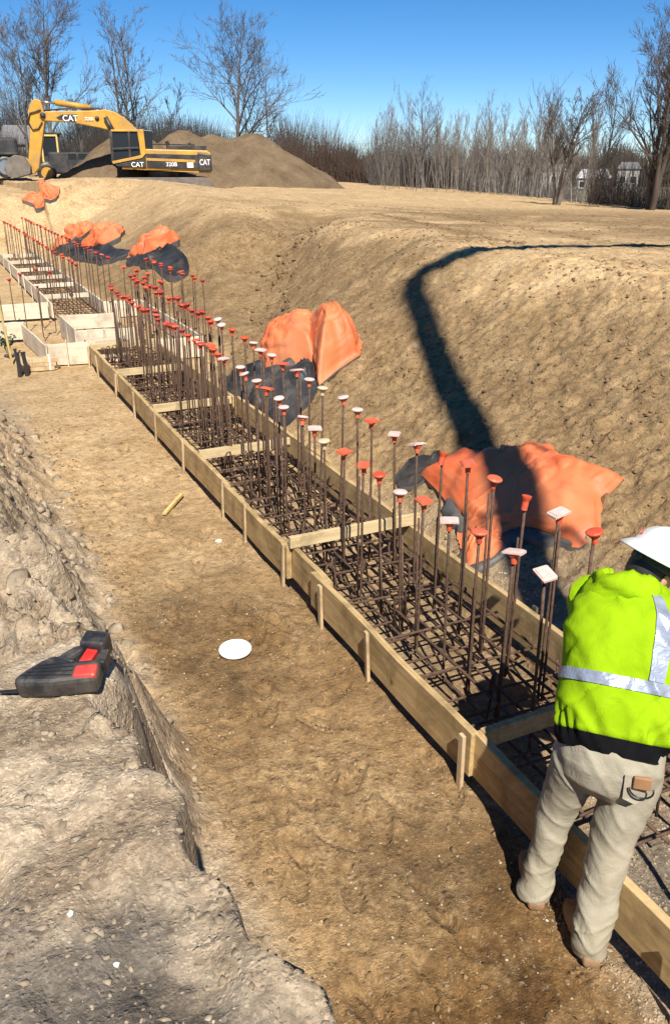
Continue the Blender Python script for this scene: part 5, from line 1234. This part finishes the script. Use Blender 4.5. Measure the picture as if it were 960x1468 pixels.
thicket('brush_thicket', 12000, ppos(850, 1300, 44, 58), lambda rs, n, x, y: rs.uniform(.6, 3.0, n), DTWIG, 8, 'brush round the foot of the tall dark tree at the right', .012)
thicket('sapling_stems', 220, ppos(540, 830, 52, 66), lambda rs, n, x, y: rs.uniform(2.5, 5.0, n), PBARK, 10, 'thin pale stems packed between the saplings', .022)
thicket('far_woodland', 30000, ppos(470, 1900, 225, 275), lambda rs, n, x, y: rs.uniform(5, 10, n) * (.9 + .25 * nz(x, y, 1.5, 4)), DTWIG, 11, 'dark distant woodland behind the field on the right', .16)
thicket('far_woodland', 34000, ppos(-700, 430, 120, 165), lambda rs, n, x, y: (4 + 7.5 * rs.uniform(0, 1, n)) * (.8 + .3 * nz(x, y, .9, 6)) * (1 + .25 * (np.arctan2(x, y) < .12)), FTWIG, 12, 'dark wooded rise on the left skyline behind the thicket', .06)

# ------------------------------------------------------------------ houses beyond
SIDING = worn('pale_siding', (.42, .39, .35), .8, .06, 2); ROOFW = worn('white_metal_roof', (.55, .54, .53), .5, .08, 1); BRN = worn('brown_cladding', (.10, .08, .065), .85, .2, 2); ROOFG = worn('grey_shingles', (.16, .15, .15), .9, .2, 2)
def house(px, D, w, dpt, h, rh, wallm, roofm, label, rz=None, nw=3, chim=False):
    x, y = pol(px, D); hs_ = empty('house', (x, y, zat(x, y) - .2), -math.atan2(x, y) + (rz or 0), label, 'house')
    b = MB(); b.box((0, 0, h / 2), (w, dpt, h)); wl = b.build('wall', wallm, hs_)
    b = MB(); b.add([(-w / 2 - .3, -dpt / 2 - .3, h), (w / 2 + .3, -dpt / 2 - .3, h), (w / 2 + .3, dpt / 2 + .3, h), (-w / 2 - .3, dpt / 2 + .3, h), (-w / 2 + (w * .12), 0, h + rh), (w / 2 - (w * .12), 0, h + rh)], [(0, 1, 5, 4), (2, 3, 4, 5), (0, 4, 3), (1, 2, 5), (3, 2, 1, 0)]); rf = b.build('roof', roofm, hs_)
    if chim: b = MB(); b.box((w * .2, .3, h + rh * .9), (.7, .7, 1.6)); b.build('chimney', BRN, rf)
    for k in range(nw):
        cx = -w / 2 + w * (k + .5) / nw; wn = MB()
        for c_, dd in (((cx, -dpt / 2 - .03, h * .55 + .65), (1.2, .1, .1)), ((cx, -dpt / 2 - .03, h * .55 - .65), (1.2, .1, .1)), ((cx - .55, -dpt / 2 - .03, h * .55), (.1, .1, 1.2)), ((cx + .55, -dpt / 2 - .03, h * .55), (.1, .1, 1.2))): wn.box(c_, dd)
        wo_ = wn.build('window', LETW, hs_); g = MB(); g.box((cx, -dpt / 2 - .005, h * .55), (1.0, .05, 1.2)); g.build('pane', GLS, wo_)
    return hs_
house(853, 190, 6.5, 6, 2.6, 1.7, BRN, ROOFW, 'low brown house with a white roof beyond the field at the right')
house(902, 185, 4.0, 5, 4.4, 1.2, SIDING, ROOFG, 'pale two storey house partly hidden by the tall dark tree', nw=2)
house(702, 205, 4, 5, 2.6, 1.2, SIDING, ROOFG, 'small pale shed behind the sapling row', nw=1)
house(795, 200, 4.5, 5, 4.0, 1.2, SIDING, ROOFG, 'narrow pale house left of the white roofed one', nw=1)
house(38, 118, 5.5, 6, 4.6, 2.2, SIDING, ROOFG, 'pale gabled house behind the trees at the far left', nw=2)
b = MB(); x0, y0 = pol(660, 135); x1, y1 = pol(1100, 118)
n_ = 30; L_ = [(x0 + (x1 - x0) * i / n_, y0 + (y1 - y0) * i / n_) for i in range(n_ + 1)]
b.add([(x_, y_ - 2.5, zat(x_, y_ - 2.5) + .05) for x_, y_ in L_] + [(x_, y_ + 2.5, zat(x_, y_ + 2.5) + .05) for x_, y_ in L_], [(i, i + 1, n_ + 2 + i, n_ + 1 + i) for i in range(n_)])
tag(b.build('road', worn('pale_road', (.34, .33, .31), .9, .1, .5), fixn=False), kind='structure')

# ------------------------------------------------------------------ unseen boom, added outside the view to throw the long shadow
pb = empty('shadow_boom', (14.3, -.8, 0), 0, 'unseen boom added so that its arm and hose shade the slope', 'shadow caster')
HX, HY = 2.71, -1.7
HB = Vector((1.91, -1.25, 5.45)); HT = Vector((HX, HY, 15.7)); hl = lambda k: HB.lerp(HT, k)
b = MB(); b.tube([hl(0), hl(.25) + Vector((.03, 0, 0)), hl(.6) - Vector((.02, 0, 0)), hl(.92), hl(.98) + Vector((.1, 0, 0)), HT + Vector((.4, .03, .1))], [.13, .16, .15, .15, .14, .13], 10); at_parent(b.build('hose', BLK, None, True), pb)
b = MB(); b.bar((HX + .35, HY + .03, 15.6), (14.3, -.8, 15.4), .3, .3); at_parent(b.build('arm', YEL, None, bevel=.03), pb)
b = MB(); b.tube([(14.3, -.8, 0), (14.3, -.8, 15.6)], [.45, .3], 14); b.box((14.3, -.8, 1.3), (2.2, 2.2, 1.0)); at_parent(b.build('mast', YEL, None), pb)
b = MB()
for k in range(9):
    p_ = hl(.02 + k * .05); a = k * 2.1; b.tube([p_, p_ + Vector((.28 * math.cos(a), .2 * math.sin(a), -.12)), p_ + Vector((.36 * math.cos(a), .26 * math.sin(a), -.38))], .028, 5)
at_parent(b.build('shadow_strand', BLM, None), pb)  # loose strands added to the unseen hose, fraying the edge of its shadow
